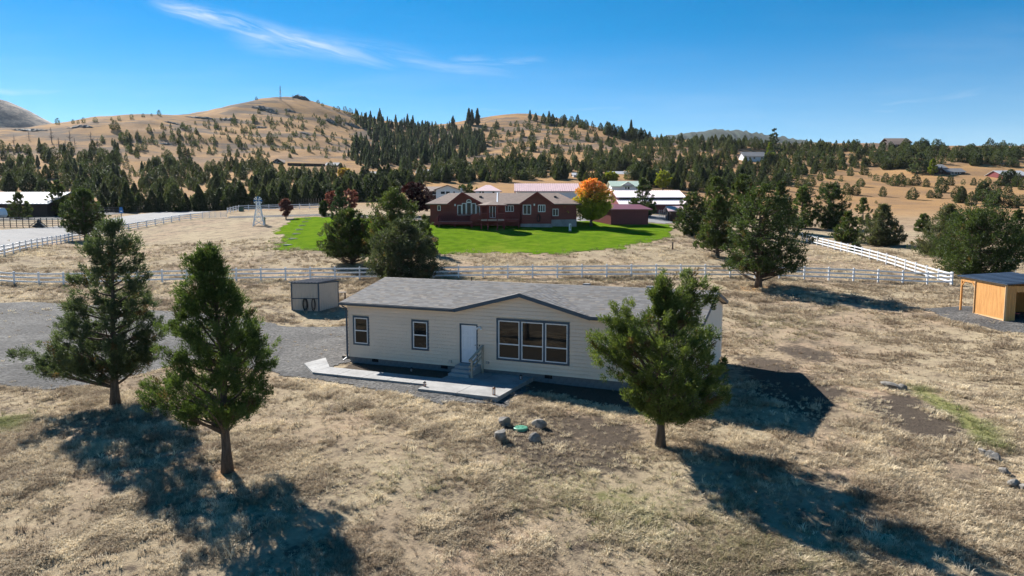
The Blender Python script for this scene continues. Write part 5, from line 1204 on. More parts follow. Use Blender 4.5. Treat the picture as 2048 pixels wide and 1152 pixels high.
# deck and gazebo
def deck(a, b_, y0, y1, zt_, nm='deck'):
    x0, x1 = X(a, y0), X(b_, y0); dk = MB().box(x0, x1, y0, y1, zt_-.06, zt_).build(nm, M['deckfloor'], red)
    MB().box(x0, x1, y0-.05, y0, zt_-.36, zt_-.01).build('rim_board', M['reddeck'], dk)
    n = max(2, int((x1-x0)/1.9))
    for i in range(n+1): xx = x0+.06+(x1-x0-.12)*i/n; MB().box(xx-.07, xx+.07, y0+.02, y0+.16, zb, zt_-.062).build('deck_post', M['reddeck'], dk)
    return x0, x1, dk
def railing(par, x0, x1, y, zt_, h=.95):
    MB().box(x0, x1, y-.05, y+.05, zt_+h-.05, zt_+h).build('top_rail', M['reddeck'], par); MB().box(x0, x1, y-.03, y+.03, zt_+.1, zt_+.16).build('bottom_rail', M['reddeck'], par)
    n = int((x1-x0)/.17)
    bb = MB().box(-.025, .025, -.02, .02, .16, h-.05).mesh('baluster', M['reddeck'])
    for i in range(n): q_ = link(bpy.data.objects.new('baluster', bb), par); q_.location = (x0+.08+(x1-x0)*i/n, y, zt_)
    m_ = max(1, int((x1-x0)/2))
    for i in range(m_+1): xx = x0+(x1-x0)*i/m_; MB().box(xx-.05, xx+.05, y-.045, y+.045, zt_-.2, zt_+h+.03).build('rail_post', M['reddeck'], par)
yd = -3.2
zlow, zhi = Zz(443, yd), Zz(438.5, yd)
x0, x1, dk = deck(876, 943, yd, -.85, zlow); railing(dk, x0, x1, -.95, zlow, 1.15)
for t in (.08, .38, .68, .95): MB().box(x0+(x1-x0)*t-.03, x0+(x1-x0)*t+.03, yd, yd+.06, zlow, zlow+.35).build('stub_post', M['reddeck'], dk)
MB().ext([(x0-.02, yd, zlow-.4), (x0-.6, yd-.05, zb+.7), (x0-.6, yd-.05, zb+1.6), (x0-.02, yd, zlow+.9)], (0, 2.1, 0)).build('stair_side', M['reddeck'], dk)
MB().ext([(x1-.2, yd, zlow+.1), (x1+1.2, yd, zhi+.1), (x1+1.2, yd, zhi+.95), (x1-.2, yd, zlow+.95)], (0, .06, 0)).build('stair_rail', M['reddeck'], dk)
x0, x1, dk = deck(943.5, 1038, yd+.6, -.85, zhi); railing(dk, x0+.9, X(962), yd+.62, zhi); railing(dk, X(1009, yd), x1, yd+.62, zhi)
gz = empty('gazebo', tuple(o0+np.array((X(985.5, yd-1), yd-1., 0))), 0, 'red gazebo with a pointed brown roof on the deck of the ranch house', 'gazebo')
gr = 1.85; zt_ = Zz(410, yd); zap = Zz(401.5, yd); gy = 0
pts8 = [(gr*1.02*math.cos(math.pi/8+i*math.pi/4), gr*math.sin(math.pi/8+i*math.pi/4)) for i in range(8)]
gf = MB().poly([(a, b_, zhi+.02) for a, b_ in pts8], .25).build('floor', M['deckfloor'], gz)
pm = MB().box(-.07, .07, -.07, .07, zb-o0[2]*0, zt_).mesh('post', M['reddeck'])
for a, b_ in pts8: q_ = link(bpy.data.objects.new('post', pm), gz); q_.location = (a*.97, b_*.97, 0)
for i in range(8):
    a, b_ = np.array(pts8[i]), np.array(pts8[(i+1) % 8])
    MB().add([(*(a*1.28), zt_-.02), (*(b_*1.28), zt_-.02), (0, 0, zap)], [(0, 1, 2)]).build('roof_panel', M['brownroof'], gz)
    MB().bar((*(a*1.27), zt_-.1), (*(b_*1.27), zt_-.1), .05, .16).build('fascia', M['reddeck'], gz)
    if 3 < i < 8:
        MB().bar((*(a*.97), zhi+.92), (*(b_*.97), zhi+.92), .08, .05).build('top_rail', M['reddeck'], gz)
        for k in range(1, 9): p = a*.97+(b_-a)*.97*k/9; MB().box(p[0]-.02, p[0]+.02, p[1]-.02, p[1]+.02, zhi+.02, zhi+.9).build('baluster', M['reddeck'], gz)
tr_ = spot(856, 446); o = empty('trash_bin', tuple(tr_), .2, 'dark grey wheeled bin at the left corner of the ranch house', 'bin'); MB().ext([(-.4, -.4, 0), (.4, -.4, 0), (.46, -.4, 1.1), (-.46, -.4, 1.1)], (0, .85, 0)).build('body', M['black'], o); MB().box(-.5, .5, -.5, .5, 1.1, 1.18).build('lid', M['greyroof'], o)
s2 = spot(1077.5, 450); ho = empty('garden_hose', tuple(np.array(rp(1077, 446, g2-.15))), 0, 'dark hose coiled on the front wall of the ranch house', 'hose'); hb = MB()
for i in range(4): hb.tube([(.22*math.cos(t*.3142*1)*(.8+.1*i), -.04*i, .75+.55*math.sin(t*.3142)*(.85+.06*i)) for t in range(21)], .03, 5, cap=False)
hb.build('coil', M['black'], ho); MB().box(-.08, .08, -.05, .12, 1.15, 1.3).build('hanger', M['black'], ho)

# ------------------------------------------------------------------ other buildings
def gable_building(name, label, cat, px0, px1, by, ey, ry, d, depth, wallm, roofm, front=(), ridge='x', hip=0., ov=.5, rz=0., ribs=0, eave_drop=None, bandy=None):
    """building whose front stands d metres ahead between two sight lines; ridge along the front ('x') or towards the viewer ('y')"""
    a, b_ = C(px0, ey, d), C(px1, ey, d); g = z1((a[0]+b_[0])/2, d); o0 = np.array([(a[0]+b_[0])/2, d, min(C(px0, by, d)[2], g+1.)])
    o = empty(name, tuple(o0), rz, label, cat); w = b_[0]-a[0]; he = C(1024, ey, d)[2]-o0[2]; dd = d+depth/2 if ridge == 'x' else d; hr = C(1024, ry, dd)[2]-o0[2]; x0, x1 = -w/2, w/2; zb = -2.5
    if ridge == 'x':
        MB().ext([(x0, 0, zb), (x0, depth, zb), (x0, depth, he), (x0, depth/2, hr-.05) if not hip else (x0, depth/2, he), (x0, 0, he)], (w, 0, 0)).build('wall', M[wallm], o)
        t = .16; s_ = (hr-he)/(depth/2); e = he-s_*ov
        if hip:
            MB().add([(x0-ov, -ov, e), (x1+ov, -ov, e), (x1+ov, depth+ov, e), (x0-ov, depth+ov, e), (x0+hip, depth/2, hr), (x1-hip, depth/2, hr)], [(0, 1, 5, 4), (1, 2, 5), (2, 3, 4, 5), (3, 0, 4), (3, 2, 1, 0)]).build('roof', M[roofm], o)
        else:
            rf_ = MB().ext([(x0-ov, -ov, e), (x0-ov, depth/2, hr), (x0-ov, depth+ov, e), (x0-ov, depth+ov, e-t), (x0-ov, depth/2, hr-t), (x0-ov, -ov, e-t)], (w+2*ov, 0, 0)).build('roof', M[roofm], o)
            for i in range(ribs): xx = x0-ov+.1+(w+2*ov-.2)*i/max(1, ribs-1); MB().bar((xx, -ov, e+.03), (xx, depth/2, hr+.03), .12, .07).build('roof_rib', M[roofm], rf_)
    else:
        MB().ext([(x0, 0, zb), (x1, 0, zb), (x1, 0, he), (0, 0, hr-.05), (x0, 0, he)], (0, depth, 0)).build('wall', M[wallm], o)
        s_ = (hr-he)/(w/2); e = he-s_*ov; t = .16
        MB().ext([(x0-ov, -ov, e), (0, -ov, hr), (x1+ov, -ov, e), (x1+ov, -ov, e-t), (0, -ov, hr-t), (x0-ov, -ov, e-t)], (0, depth+2*ov, 0)).build('roof', M[roofm], o)
    for (wx0, wx1, wt_, wb, kind) in front:
        X0, X1 = C(wx0, 424, d)[0]-o0[0], C(wx1, 424, d)[0]-o0[0]; T, B = C(1024, wt_, d)[2]-o0[2], C(1024, wb, d)[2]-o0[2]
        if kind == 'door': MB().box(X0, X1, -.05, .01, B, T).build('door', M['darkwood'], o)
        else:
            f_ = MB(); f_.box(X0, X1, -.06, .01, T-.1, T); f_.box(X0, X1, -.06, .01, B, B+.1); f_.box(X0, X0+.1, -.06, .01, B+.1, T-.1); f_.box(X1-.1, X1, -.06, .01, B+.1, T-.1)
            wn = f_.build('window', M['white'] if kind != 'dark' else M['darkwood'], o); MB().box(X0+.05, X1-.05, -.03, .012, B+.05, T-.05).build('pane', M['farglass'], wn)
    return o
W_ = 'win'
gable_building('white_barn', 'long white barn with a pink red metal roof behind the ranch house', 'barn', 1033, 1157, 412, 381, 367, 160, 13, 'wallwhite', 'pinkroof', [(1040, 1046, 386, 410, 'door')], ribs=30)
gable_building('farmhouse', 'pale house with a brown roof and a gable end behind the ranch house', 'house', 872, 918, 402, 378, 370, 158, 14, 'wallwhite', 'brownroof', [(881, 891, 382, 389, W_), (891.5, 901, 382, 389, W_), (906, 911, 382, 388, W_), (864.5, 870, 382, 389, 'dark')], ridge='y')
gable_building('house_wing', 'low brown roofed wing left of the pale gable house', 'house', 850, 878, 402, 381, 373, 162, 9, 'darkwood', 'brownroof', [(866, 874, 383, 390, W_)])
gable_building('farmhouse', 'small white house with a pinkish roof behind the ranch house chimney', 'house', 951, 999, 402, 380.5, 370, 165, 9, 'wallwhite', 'pinkroof', [(958, 963, 382, 387, W_), (963.5, 969, 382, 387, W_), (984, 990, 382, 387, W_)], hip=2.2)
gable_building('maroon_shed', 'long maroon metal shed at the right end of the lawn', 'shed', 1216, 1304, 445.5, 417, 408.5, 117, 6.5, 'maroon', 'maroonroof', (), rz=.0, ribs=0)
sh2 = bpy.data.objects[[o.name for o in COL.objects if o.name.startswith('maroon_shed')][0]]; sh2.rotation_euler = (0, 0, math.radians(24))
for i in range(28): MB().box(-3.4+i*.25, -3.4+i*.25+.05, -.03, 0, -2.4, 2.1).build('wall_rib', M['maroon'], sh2)
# long stepped barn
d = 148.; a = C(1238, 398, d); b_ = C(1366, 398, d); g = z1((a[0]+b_[0])/2, d); o0b = np.array([a[0], d, g])
lb = empty('long_barn', tuple(o0b), 0, 'long red barn with a gleaming two level metal roof behind the maroon shed', 'barn')
w = b_[0]-a[0]; zz = lambda py, dd=0: C(1024, py, d+dd)[2]-o0b[2]
z0_, z1_, z2_, z3_ = zz(408.5, -4), zz(399, 0), zz(394.5, 0), zz(381, 6)
MB().ext([(0, -4, -2), (0, 12, -2), (0, 12, z2_), (0, 6, z3_-.1), (0, 0, z2_), (0, 0, z1_-.1), (0, -4, z0_-.1)], (w, 0, 0)).build('wall', M['maroon'], lb)
MB().box(.1, w-.1, -.03, 0, z1_+.02, z2_-.02).build('clerestory', M['darkwood'], lb)
u_ = MB().poly([(-.6, -.5, z2_), (w+.6, -.5, z2_), (w+.6, 6, z3_), (-.6, 6, z3_)], .12).build('roof', M['barnroof'], lb); MB().poly([(-.6, 6, z3_), (w+.6, 6, z3_), (w+.6, 12.5, z2_), (-.6, 12.5, z2_)], .12).build('roof', M['barnroof'], lb)
l_ = MB().poly([(-.6, -4.6, z0_), (w+.6, -4.6, z0_), (w+.6, -.04, z1_), (-.6, -.04, z1_)], .12).build('lean_to_roof', M['barnroof'], lb)
for i in range(36):
    xx = -.5+(w+1)*i/35; MB().bar((xx, -.5, z2_+.03), (xx, 6, z3_+.03), .12, .08).build('roof_rib', M['barnroof'], u_); MB().bar((xx, -4.6, z0_+.03), (xx, -.1, z1_+.03), .12, .08).build('roof_rib', M['barnroof'], l_)
MB().ext([(-.7, -4.6, z0_-.02), (-.7, -.04, z1_-.02), (-.7, -.04, z1_-.4), (-.7, -4.6, z0_-.4)], (.08, 0, 0)).build('bargeboard', M['maroon'], lb); MB().ext([(-.7, -.5, z2_-.02), (-.7, 6, z3_-.02), (-.7, 6, z3_-.4), (-.7, -.5, z2_-.4)], (.08, 0, 0)).build('bargeboard', M['maroon'], lb)
gable_building('animal_shelter', 'small lean shed with a pale pink roof beside the long barn', 'shed', 1341, 1366, 441, 420, 412, 128, 4, 'darkwood', 'pinkroof', (), ov=.4)
post_rail('kennel_fence', spot(1318, 441), spot(1342, 440), 6, 1.9, (.1, .5, .9, 1.3, 1.7), M['steel'], M['steel'], 'grey mesh kennel panels between the maroon shed and the small shed', .06, .04)
gable_building('hill_house', 'white house with a pale green roof and a front gable above the long barn', 'house', 1224, 1278, 382, 371.5, 362, 222, 9, 'wallwhite', 'greenroof', [(1249, 1253, 373, 379, W_), (1254, 1259, 373, 379, W_), (1271, 1274, 373, 376, W_)])
og = C(1255, 371, 221.6); zz0 = z1(og[0], 222); ga_ = empty('gable_porch', (og[0], 221.2, og[2]), 0, 'arched front gable of the white house above the long barn', 'porch'); MB().ext([(-1.7, 0, 0), (1.7, 0, 0), (0, 0, 1.0)], (0, 2.5, 0)).build('pediment', M['wallwhite'], ga_)
for s_ in (-1, 1): MB().bar((s_*2.0, .9, -.1), (0, .9, 1.08), 2.4, .1).build('roof', M['greenroof'], ga_); MB().box(s_*1.5-.12, s_*1.5+.12, 0, .24, -2.6, 0).build('column', M['wallwhite'], ga_)
gable_building('far_house', 'long pale house with a grey roof among the junipers left of centre', 'house', 727, 789, 360, 350.5, 343, 300, 12, 'wallwhite', 'greyroof', [(742, 748, 352, 356, W_), (762, 768, 352, 356, W_), (776, 782, 352, 356, W_)])
gable_building('far_house', 'small white roofed house right of the long grey roof', 'house', 799, 811, 354, 349, 345, 320, 8, 'wallwhite', 'whiteroof', [(803, 806, 350, 353, W_)])
gable_building('far_house', 'white roofed house with a blue grey gable half hidden in junipers', 'house', 833, 861, 350, 344.5, 339, 340, 9, 'wallwhite', 'whiteroof', [(840, 844, 346, 349, W_)])
gable_building('far_house', 'white flat roofed trailer home above the maple', 'house', 1147, 1172, 354, 349.5, 345.5, 300, 7, 'wallwhite', 'whiteroof', [(1155, 1158, 350.5, 353, W_)])
gable_building('far_house', 'pale green roofed home in the junipers above the white gable house', 'house', 1216, 1256, 352, 347.5, 342.5, 320, 8, 'greenroof', 'whiteroof', [(1225, 1229, 348.5, 351, W_)])
gable_building('far_house', 'brown lodge with a glazed gable at the foot of the masted hill', 'house', 544, 566, 334, 324, 317, 375, 12, 'darkwood', 'brownroof', [(547, 551, 325, 329, W_), (553, 557, 325, 329, W_), (559, 563, 325, 329, W_), (552, 558, 319.5, 323, W_)], ridge='y')
gable_building('far_house', 'dark low house at the right end of the hillside wall', 'house', 651, 674, 336, 330, 325, 372, 9, 'darkwood', 'greyroof', [(655, 658, 331, 333.5, W_), (664, 667, 331, 333.5, W_)])
p0, p1 = spot(575, 331), spot(650, 333); rw = empty('retaining_wall', tuple(p0), 0, 'long dark retaining wall on the hillside between lodge and low house', 'wall'); dv = p1-p0
for i in range(10): MB().ext([tuple(dv*i/10+np.array((0, 0, -1.5))), tuple(dv*(i+.97)/10+np.array((0, 0, -1.5))), tuple(dv*(i+.97)/10+np.array((0, 0, 1.3))), tuple(dv*i/10+np.array((0, 0, 1.3)))], (0, .4, 0)).build('panel', M['darkwood'], rw)
gable_building('far_house', 'white house with a dark roof near the tall spruce on the ridge', 'house', 1488, 1532, 322, 312, 304, 420, 10, 'wallwhite', 'greyroof', [(1494, 1498, 314, 318, W_), (1503, 1507, 314, 318, W_), (1518, 1522, 314, 318, W_)])
gable_building('far_house', 'dark brown house standing on the right hand skyline', 'house', 1781, 1820, 292, 283, 276.5, 478, 12, 'darkwood', 'brownroof', [(1786, 1790, 285, 289, W_), (1794, 1798, 285, 289, W_), (1808, 1812, 284.5, 289, W_)], ov=1.2)
gable_building('far_house', 'lower wing in front of the skyline house', 'house', 1778, 1806, 293, 287.5, 282.5, 470, 7, 'darkwood', 'brownroof', [(1784, 1788, 288.5, 291.5, W_), (1796, 1800, 288.5, 291.5, W_)], ov=1.)
gable_building('far_house', 'dark two storey house behind the yellow green poplar', 'house', 1872, 1893, 350, 335, 328.5, 352, 9, 'darkwood', 'greyroof', [(1876, 1879, 332.5, 335.5, W_), (1876, 1879, 340, 344, W_)])
gable_building('far_garage', 'grey roofed garage with white doors right of the dark two storey house', 'garage', 1895, 1930, 349.5, 343, 336.5, 348, 8, 'darkwood', 'greyroof', [(1897, 1903, 344, 349, 'win'), (1904, 1910, 344, 349, 'win'), (1914, 1917, 344, 347, W_)])
gable_building('far_barn', 'pale roofed barn with a dark red end at the right edge', 'barn', 2008, 2060, 356, 350, 341, 330, 14, 'maroon', 'whiteroof', [(2020, 2030, 351, 355, 'door')])
br = gable_building('brown_barn', 'large dark brown barn with a pale metal roof at the left edge', 'barn', -70, 93, 440, 404.5, 384, 168, 16, 'darkwood', 'whiteroof', [(-30, -10, 410, 436, 'door'), (20, 34, 412, 437, 'door')], ribs=24, ov=1.)
# radio masts on the hill top
for i, (px, by, ty, lab) in enumerate(((561, 198, 173, 'tallest lattice radio mast on the hill top, leftmost of the group'), (586, 196, 189, 'very short radio mast left of the rocky summit'), (598, 195, 187, 'short radio mast on the left side of the rocky summit'), (606, 193, 177.5, 'second tallest radio mast in the middle of the rocky summit'), (617, 196, 180, 'thin radio mast on the right side of the rocky summit'), (620, 197, 190, 'tiny radio mast at the far right of the rocky summit'))):
    s = spot(px, by+3)
    if s is None: continue
    h = (by-ty)*s[1]/F+1; o = empty('radio_mast', tuple(s), 0, lab, 'mast', 'radio masts on the hill top'); w_ = .9 if i == 0 else .45
    for t in range(3): MB().bar((w_*math.cos(t*2.094), w_*math.sin(t*2.094), -1), (w_*.25*math.cos(t*2.094), w_*.25*math.sin(t*2.094), h), .16).build('leg', M['pipe'], o)
    for k in range(6):
        r1, r2 = w_*(1-.75*k/6), w_*(1-.75*(k+1)/6)
        for t in range(3): MB().bar((r1*math.cos(t*2.094), r1*math.sin(t*2.094), h*k/6), (r2*math.cos((t+1)*2.094), r2*math.sin((t+1)*2.094), h*(k+1)/6), .09).build('brace', M['pipe'], o)
    MB().bar((0, 0, h*.97), (0, 0, h*1.1), .1).build('antenna', M['pipe'], o)
    if i in (0, 3): MB().tube([(.3, -.5, h*.6), (.3, -.9, h*.6)], [.2, .7], 10).build('dish', M['white'], o)

# basalt outcrops and bare trees on the masted hill
def outcrop(px, py, wpx, hpx, seed, label):
    s = spot(px, py); k = s[1]/F; L_, hh = wpx*k, hpx*k; r = np.random.default_rng(seed); n, m_ = 34, 9
    tt = np.linspace(-1, 1, n)[:, None]; a = np.linspace(0, math.pi, m_)[None]
    prof = (1-np.abs(tt)**2.5)*(.45+1.1*vnoise(tt*6+seed, a*2.2, seed)); XX = tt*L_/2+0*a; YY = -np.cos(a)*hh*1.5*prof; ZZ = np.sin(a)*hh*prof
    XX = XX+r.normal(0, .05*hh, XX.shape); X2 = s[0]+XX; Y2 = s[1]+YY+XX*.15*math.sin(seed); Z2 = zfast(X2, Y2)+ZZ-.25+r.normal(0, .1*hh, XX.shape)
    id_ = np.arange(n*m_).reshape(n, m_); Q = np.stack([id_[:-1, :-1], id_[1:, :-1], id_[1:, 1:], id_[:-1, 1:]], -1).reshape(-1, 4)
    me = np_mesh('rock_outcrop', np.stack([X2-s[0], Y2-s[1], Z2-s[2]], -1).reshape(-1, 3), Q, M['rock']); o = tag(link(bpy.data.objects.new('rock_outcrop', me)), label, 'rocks', 'dark rock outcrops on the masted hill'); o.location = s
for i, (px, py, w_, h_, lab) in enumerate(((602, 198, 36, 6, 'dark rocky crown at the very summit under the radio masts'), (527, 218, 48, 5, 'long dark outcrop just below the summit'), (545, 226, 30, 3, 'small outcrop under the long one below the summit'), (460, 240, 44, 4, 'dark outcrop at mid height left of the tallest mast'), (662, 244, 26, 5, 'blocky outcrop on the shoulder right of the masts'), (705, 252, 30, 5, 'outcrop at the edge of the pine saddle'), (520, 256, 34, 3, 'thin outcrop in the middle of the masted hill'), (400, 236, 60, 3, 'long thin outcrop on the left shoulder of the masted hill'), (345, 247, 40, 3, 'thin outcrop near the left skyline of the masted hill'), (160, 254, 64, 4, 'dark ledge under the left skyline'), (60, 262, 80, 5, 'dark ledge at the far left below the scree mountain'), (330, 288, 34, 3, 'small ledge above the thick junipers'), (610, 268, 28, 3, 'small ledge below the shoulder of the masted hill'), (580, 222, 26, 3, 'small ledge beneath the rocky summit'))): outcrop(px, py, w_, h_, i+2, lab)
dm = []
for v in range(3):
    r = np.random.default_rng(700+v); tb = MB(); tb.tube([(0, 0, -.05), (.02, .01, .5), (.03, 0, 1)], [.035, .022, .004], 5)
    for i in range(26):
        t = r.uniform(.2, .95); a = r.uniform(0, 6.28); l = (1.05-t)*r.uniform(.25, .5); p = np.array((.03*t, 0, t)); q_ = p+np.array((math.cos(a)*l, math.sin(a)*l, l*.5)); tb.tube([p, (p+q_)/2+np.array((0, 0, -.02)), q_], [.012, .008, .002], 4, cap=False)
    dm.append(tb.mesh('branches', M['deadbark']))
for i, (px, by, h) in enumerate(((28, 290, 20), (58, 278, 16), (104, 285, 30), (118, 300, 26), (78, 305, 18), (140, 282, 22), (150, 292, 18), (182, 287, 24), (195, 296, 20), (132, 300, 22), (40, 312, 20), (12, 318, 18), (275, 280, 22), (238, 300, 18))):
    s = spot(px, by); o = tag(link(bpy.data.objects.new('dead_tree', dm[i % 3])), 'leafless grey tree on the masted hill, number %s counted from the left edge' % ('two', 'four', 'seven', 'eight', 'five', 'ten', 'eleven', 'twelve', 'thirteen', 'nine', 'three', 'one', 'fifteen', 'fourteen')[i], 'tree', 'leafless trees on the masted hill'); o.location = s; h_ = h*s[1]/F; o.scale = (h_, h_, h_); o.rotation_euler = (0, 0, i*1.7)

# far mountains beyond the ridge
def ridge_mesh(name, label, prof, d, back, seed, m, jag, spiky=0):
    P = np.array([C(px, py, d) for px, py in prof]); xs = np.linspace(P[0, 0], P[-1, 0], 420); zt = np.interp(xs, P[:, 0], P[:, 2]); nrow = 26
    XX = np.repeat(xs[None], nrow, 0); tt = np.linspace(-1, 1, nrow)[:, None]; YY = d+tt*back+0*XX
    ZZ = (zt-20)[None]*(1-np.abs(tt)**1.3)+(-60)*np.abs(tt)+20
    n_ = fbm(XX*.004, YY*.004, seed, 5)-.47; ZZ = ZZ+n_*jag*(np.abs(tt)+.12)+spiky*(vnoise(XX*.11, YY*.11, seed+3)-.3)
    id_ = np.arange(XX.size).reshape(XX.shape); Q = np.stack([id_[:-1, :-1], id_[:-1, 1:], id_[1:, 1:], id_[1:, :-1]], -1).reshape(-1, 4)
    me = np_mesh(name, np.stack([XX, YY, ZZ], -1).reshape(-1, 3), Q, m, smooth=True); return tag(link(bpy.data.objects.new(name, me)), label, kind='structure')
mt, x, b, o = mat_new('scree_mountain'); pos = x.n('ShaderNodeNewGeometry').outputs['Position']
x.link(x.mix(x.step(x.noise(pos, .03, 8, .75), .42, .56), (.34, .26, .19), (.07, .066, .066)), b.inputs['Base Color']); b.inputs['Roughness'].default_value = 1
ridge_mesh('mountain', 'steep brown scree mountain at the left edge', [(-700, 165), (-300, 160), (-100, 165), (0, 188), (40, 208), (80, 230), (112, 248), (200, 290)], 1750, 500, 31, mt, 200)
mt2, x, b, o = mat_new('forested_far_ridge'); pos = x.n('ShaderNodeNewGeometry').outputs['Position']
x.link(x.mix(x.step(x.noise(pos, .02, 5, .7), .4, .6), (.03, .05, .036), (.014, .028, .02)), b.inputs['Base Color']); b.inputs['Roughness'].default_value = 1
ridge_mesh('far_ridge', 'bluish forested ridge far beyond the right hand slope', [(1250, 290), (1320, 272), (1380, 263), (1430, 258), (1480, 260), (1530, 268), (1600, 280), (1700, 290), (1850, 297)], 2600, 600, 37, mt2, 60, 11)

# ------------------------------------------------------------------ dry grass tufts (uncountable: one object)
def tuft_mesh(seed, n, h, spread):
    r = np.random.default_rng(seed); V, Q = [], []
    for i in range(n):
        a = r.uniform(0, 6.28); c_ = np.array([math.cos(a), math.sin(a), 0]); p = c_*spread*r.random()*.5; ln = r.uniform(.25, 1.3); hh = h*r.uniform(.5, 1.2)
        d = np.array([-c_[1], c_[0], 0])*.006*r.uniform(.8, 1.6); m_ = p+c_*hh*ln*.35+np.array([0, 0, hh*.62]); t = p+c_*hh*ln+np.array([0, 0, hh*(1.05-.45*ln*.6)])
        b0 = len(V); V += [p-d-np.array([0, 0, .02]), p+d-np.array([0, 0, .02]), m_+d*.8, m_-d*.8, t+d*.15, t-d*.15]; Q += [(b0, b0+1, b0+2, b0+3), (b0+3, b0+2, b0+4, b0+5)]
    return np_mesh('tuft', np.array(V), np.array(Q), M['straw'])
ms, x, b, o = mat_new('straw_blades'); pos = x.n('ShaderNodeNewGeometry').outputs['Position']
oi = x.n('ShaderNodeObjectInfo').outputs['Random']; tn = x.attr('tone', 'INSTANCER')
cc = x.mix(tn, (.25, .185, .13), (.93, .795, .57)); cc = x.mix(x.mul(oi, .45), cc, (.72, .60, .41)); gt_ = x.attr('green', 'INSTANCER')
cc = x.mix(x.mul(gt_, .8), cc, x.mix(oi, (.14, .20, .045), (.32, .33, .11)))
x.link(cc, b.inputs['Base Color']); b.inputs['Roughness'].default_value = .8; b.inputs['Specular IOR Level'].default_value = .08
t_ = x.n('ShaderNodeBsdfTranslucent'); x.link(cc, t_.inputs[0]); mx = x.n('ShaderNodeMixShader'); mx.inputs[0].default_value = .25; x.link(b.outputs[0], mx.inputs[1]); x.link(t_.outputs[0], mx.inputs[2]); x.link(mx.outputs[0], o.inputs[0])
M['straw'] = ms
tc_ = bpy.data.collections.new('tuft_shapes')
for i, (n, h, sp_) in enumerate(((16, .10, .16), (22, .075, .24), (12, .15, .12), (26, .055, .3))): tc_.objects.link(bpy.data.objects.new('tuft', tuft_mesh(i+1, n, h, sp_)))
r = np.random.default_rng(99)
def wedge(n, y0, y1, wide=.86):
    y = np.sqrt(r.uniform(y0*y0, y1*y1, n)); return y*r.uniform(-wide, wide, n), y
Xs, Ys = map(np.concatenate, zip(wedge(230000, 12, 36), wedge(150000, 36, 74), wedge(45000, 74, 105)))
hu = (Xs-HX)*math.cos(HT)+(Ys-HY)*math.sin(HT); hv = -(Xs-HX)*math.sin(HT)+(Ys-HY)*math.cos(HT)
bad = ((hu > -.1) & (hu < HL+.1) & (hv > -.1) & (hv < HD+.1)) | ((hu > -2) & (hu < 11.5) & (hv > -4.6) & (hv < .1))
for poly in (gravel_poly, shelter_gravel, lawn_poly, road_poly): bad |= (pdist(Xs, Ys, poly) > (-.05 if poly is not lawn_poly else 2.2*r.random(len(Xs))**1.5)) & ((r.random(len(Xs)) > .03) | (poly is lawn_poly))
bad |= np.hypot(Xs-spot(1041, 858)[0], Ys-spot(1041, 858)[1]) < .4
d_, g_, w_ = g_attrs(Xs, Ys); g_ = np.maximum(g_, np.clip((pdist(Xs, Ys, lawn_poly)+2.4*r.random(len(Xs))**2)*2, 0, 1))
thin = fbm(Xs*.55, Ys*.55, 77, 4)                            # bare patches between clumps
keep = ~bad & (r.random(len(Xs)) > d_*1.05) & (r.random(len(Xs)) < np.clip((thin-.39)*6, .07, 1))
Xs, Ys, g_ = Xs[keep], Ys[keep], g_[keep]
me = bpy.data.meshes.new('grass'); me.vertices.add(len(Xs)); me.vertices.foreach_set('co', np.stack([Xs, Ys, zfast(Xs, Ys)], -1).astype(np.float32).ravel())
sc_a = (r.uniform(.5, 1.3, len(Xs))*(.6+1.0*vnoise(Xs*1.1, Ys*1.1, 65))*(1+np.clip((Ys-36)/60, 0, .8))).astype(np.float32)
for n_, v_ in (('size', sc_a), ('spin', r.uniform(0, 6.28, len(Xs))), ('tone', np.clip((fbm(Xs*.12, Ys*.12, 61, 3)-.20)*1.2+(fbm(Xs*.9, Ys*.9, 62, 3)-.45)*1.9+r.normal(0, .26, len(Xs)), 0, 1)), ('green', np.clip(g_*1.3-.25+r.normal(0, .22, len(Xs))*(g_ > .1), 0, 1))):
    a = me.attributes.new(n_, 'FLOAT', 'POINT'); a.data.foreach_set('value', np.asarray(v_, np.float32))
a = me.attributes.new('kindi', 'INT', 'POINT'); a.data.foreach_set('value', r.integers(0, 4, len(Xs)).astype(np.int32))
grass = tag(link(bpy.data.objects.new('dry_grass', me)), 'short dry straw coloured grass tufts over the pasture', 'grass', kind='stuff')
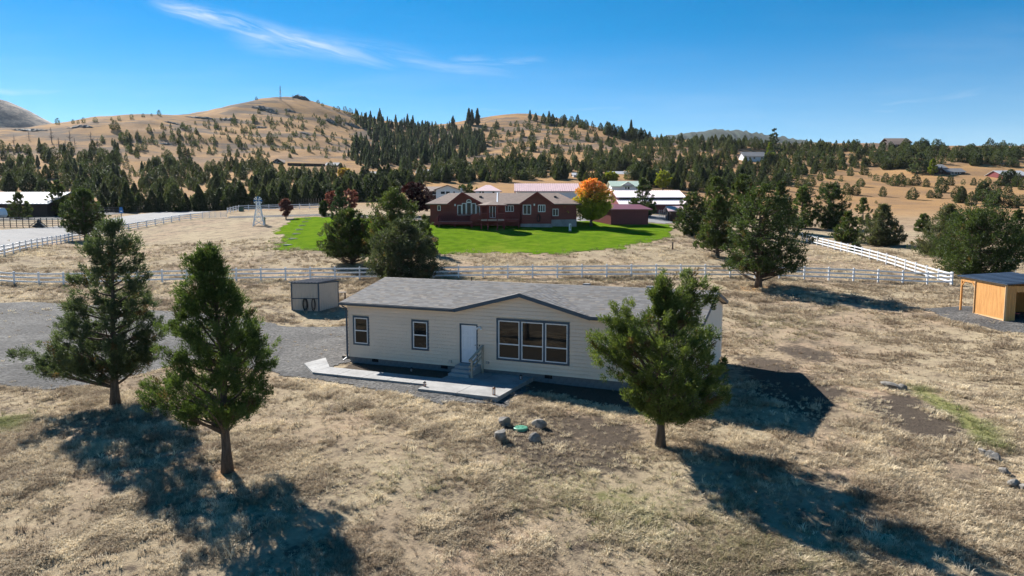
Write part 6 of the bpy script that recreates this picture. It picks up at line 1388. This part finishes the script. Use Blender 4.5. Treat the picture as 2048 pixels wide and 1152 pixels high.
ng = bpy.data.node_groups.new('grass_tufts', 'GeometryNodeTree'); ng.interface.new_socket('Geometry', in_out='INPUT', socket_type='NodeSocketGeometry'); ng.interface.new_socket('Geometry', in_out='OUTPUT', socket_type='NodeSocketGeometry')
N = ng.nodes; Lk = ng.links.new
gi, go = N.new('NodeGroupInput'), N.new('NodeGroupOutput'); iop = N.new('GeometryNodeInstanceOnPoints'); ci = N.new('GeometryNodeCollectionInfo'); ci.inputs['Collection'].default_value = tc_; ci.inputs['Separate Children'].default_value = True; ci.inputs['Reset Children'].default_value = True
def na(name, ty='FLOAT'): n = N.new('GeometryNodeInputNamedAttribute'); n.data_type = ty; n.inputs['Name'].default_value = name; return n.outputs['Attribute']
m2p = N.new('GeometryNodeMeshToPoints'); Lk(gi.outputs[0], m2p.inputs['Mesh']); Lk(m2p.outputs[0], iop.inputs['Points']); Lk(ci.outputs[0], iop.inputs['Instance']); iop.inputs['Pick Instance'].default_value = True
Lk(na('kindi', 'INT'), iop.inputs['Instance Index']); cx = N.new('ShaderNodeCombineXYZ'); Lk(na('spin'), cx.inputs[2]); Lk(cx.outputs[0], iop.inputs['Rotation']); Lk(na('size'), iop.inputs['Scale']); Lk(iop.outputs[0], go.inputs[0])
grass.modifiers.new('tufts', 'NODES').node_group = ng
print('tufts', len(Xs), 'tris', sum(len(m.loops)-2*len(m.polygons) for m in bpy.data.meshes))

# ------------------------------------------------------------------ thin autumn haze
hz_m = bpy.data.materials.new('haze'); hz_m.use_nodes = True; hz_m.node_tree.nodes.clear(); x = NX(hz_m.node_tree)
pv = x.n('ShaderNodeVolumePrincipled'); pv.inputs['Color'].default_value = (.78, .87, 1, 1); pv.inputs['Density'].default_value = .000028; pv.inputs['Anisotropy'].default_value = .2
x.link(pv.outputs[0], x.n('ShaderNodeOutputMaterial').inputs['Volume'])
hzo = MB().box(-3400, 3400, -120, 3400, -140, 345).build('haze', hz_m); tag(hzo, 'thin bluish autumn haze filling the whole valley', kind='stuff')
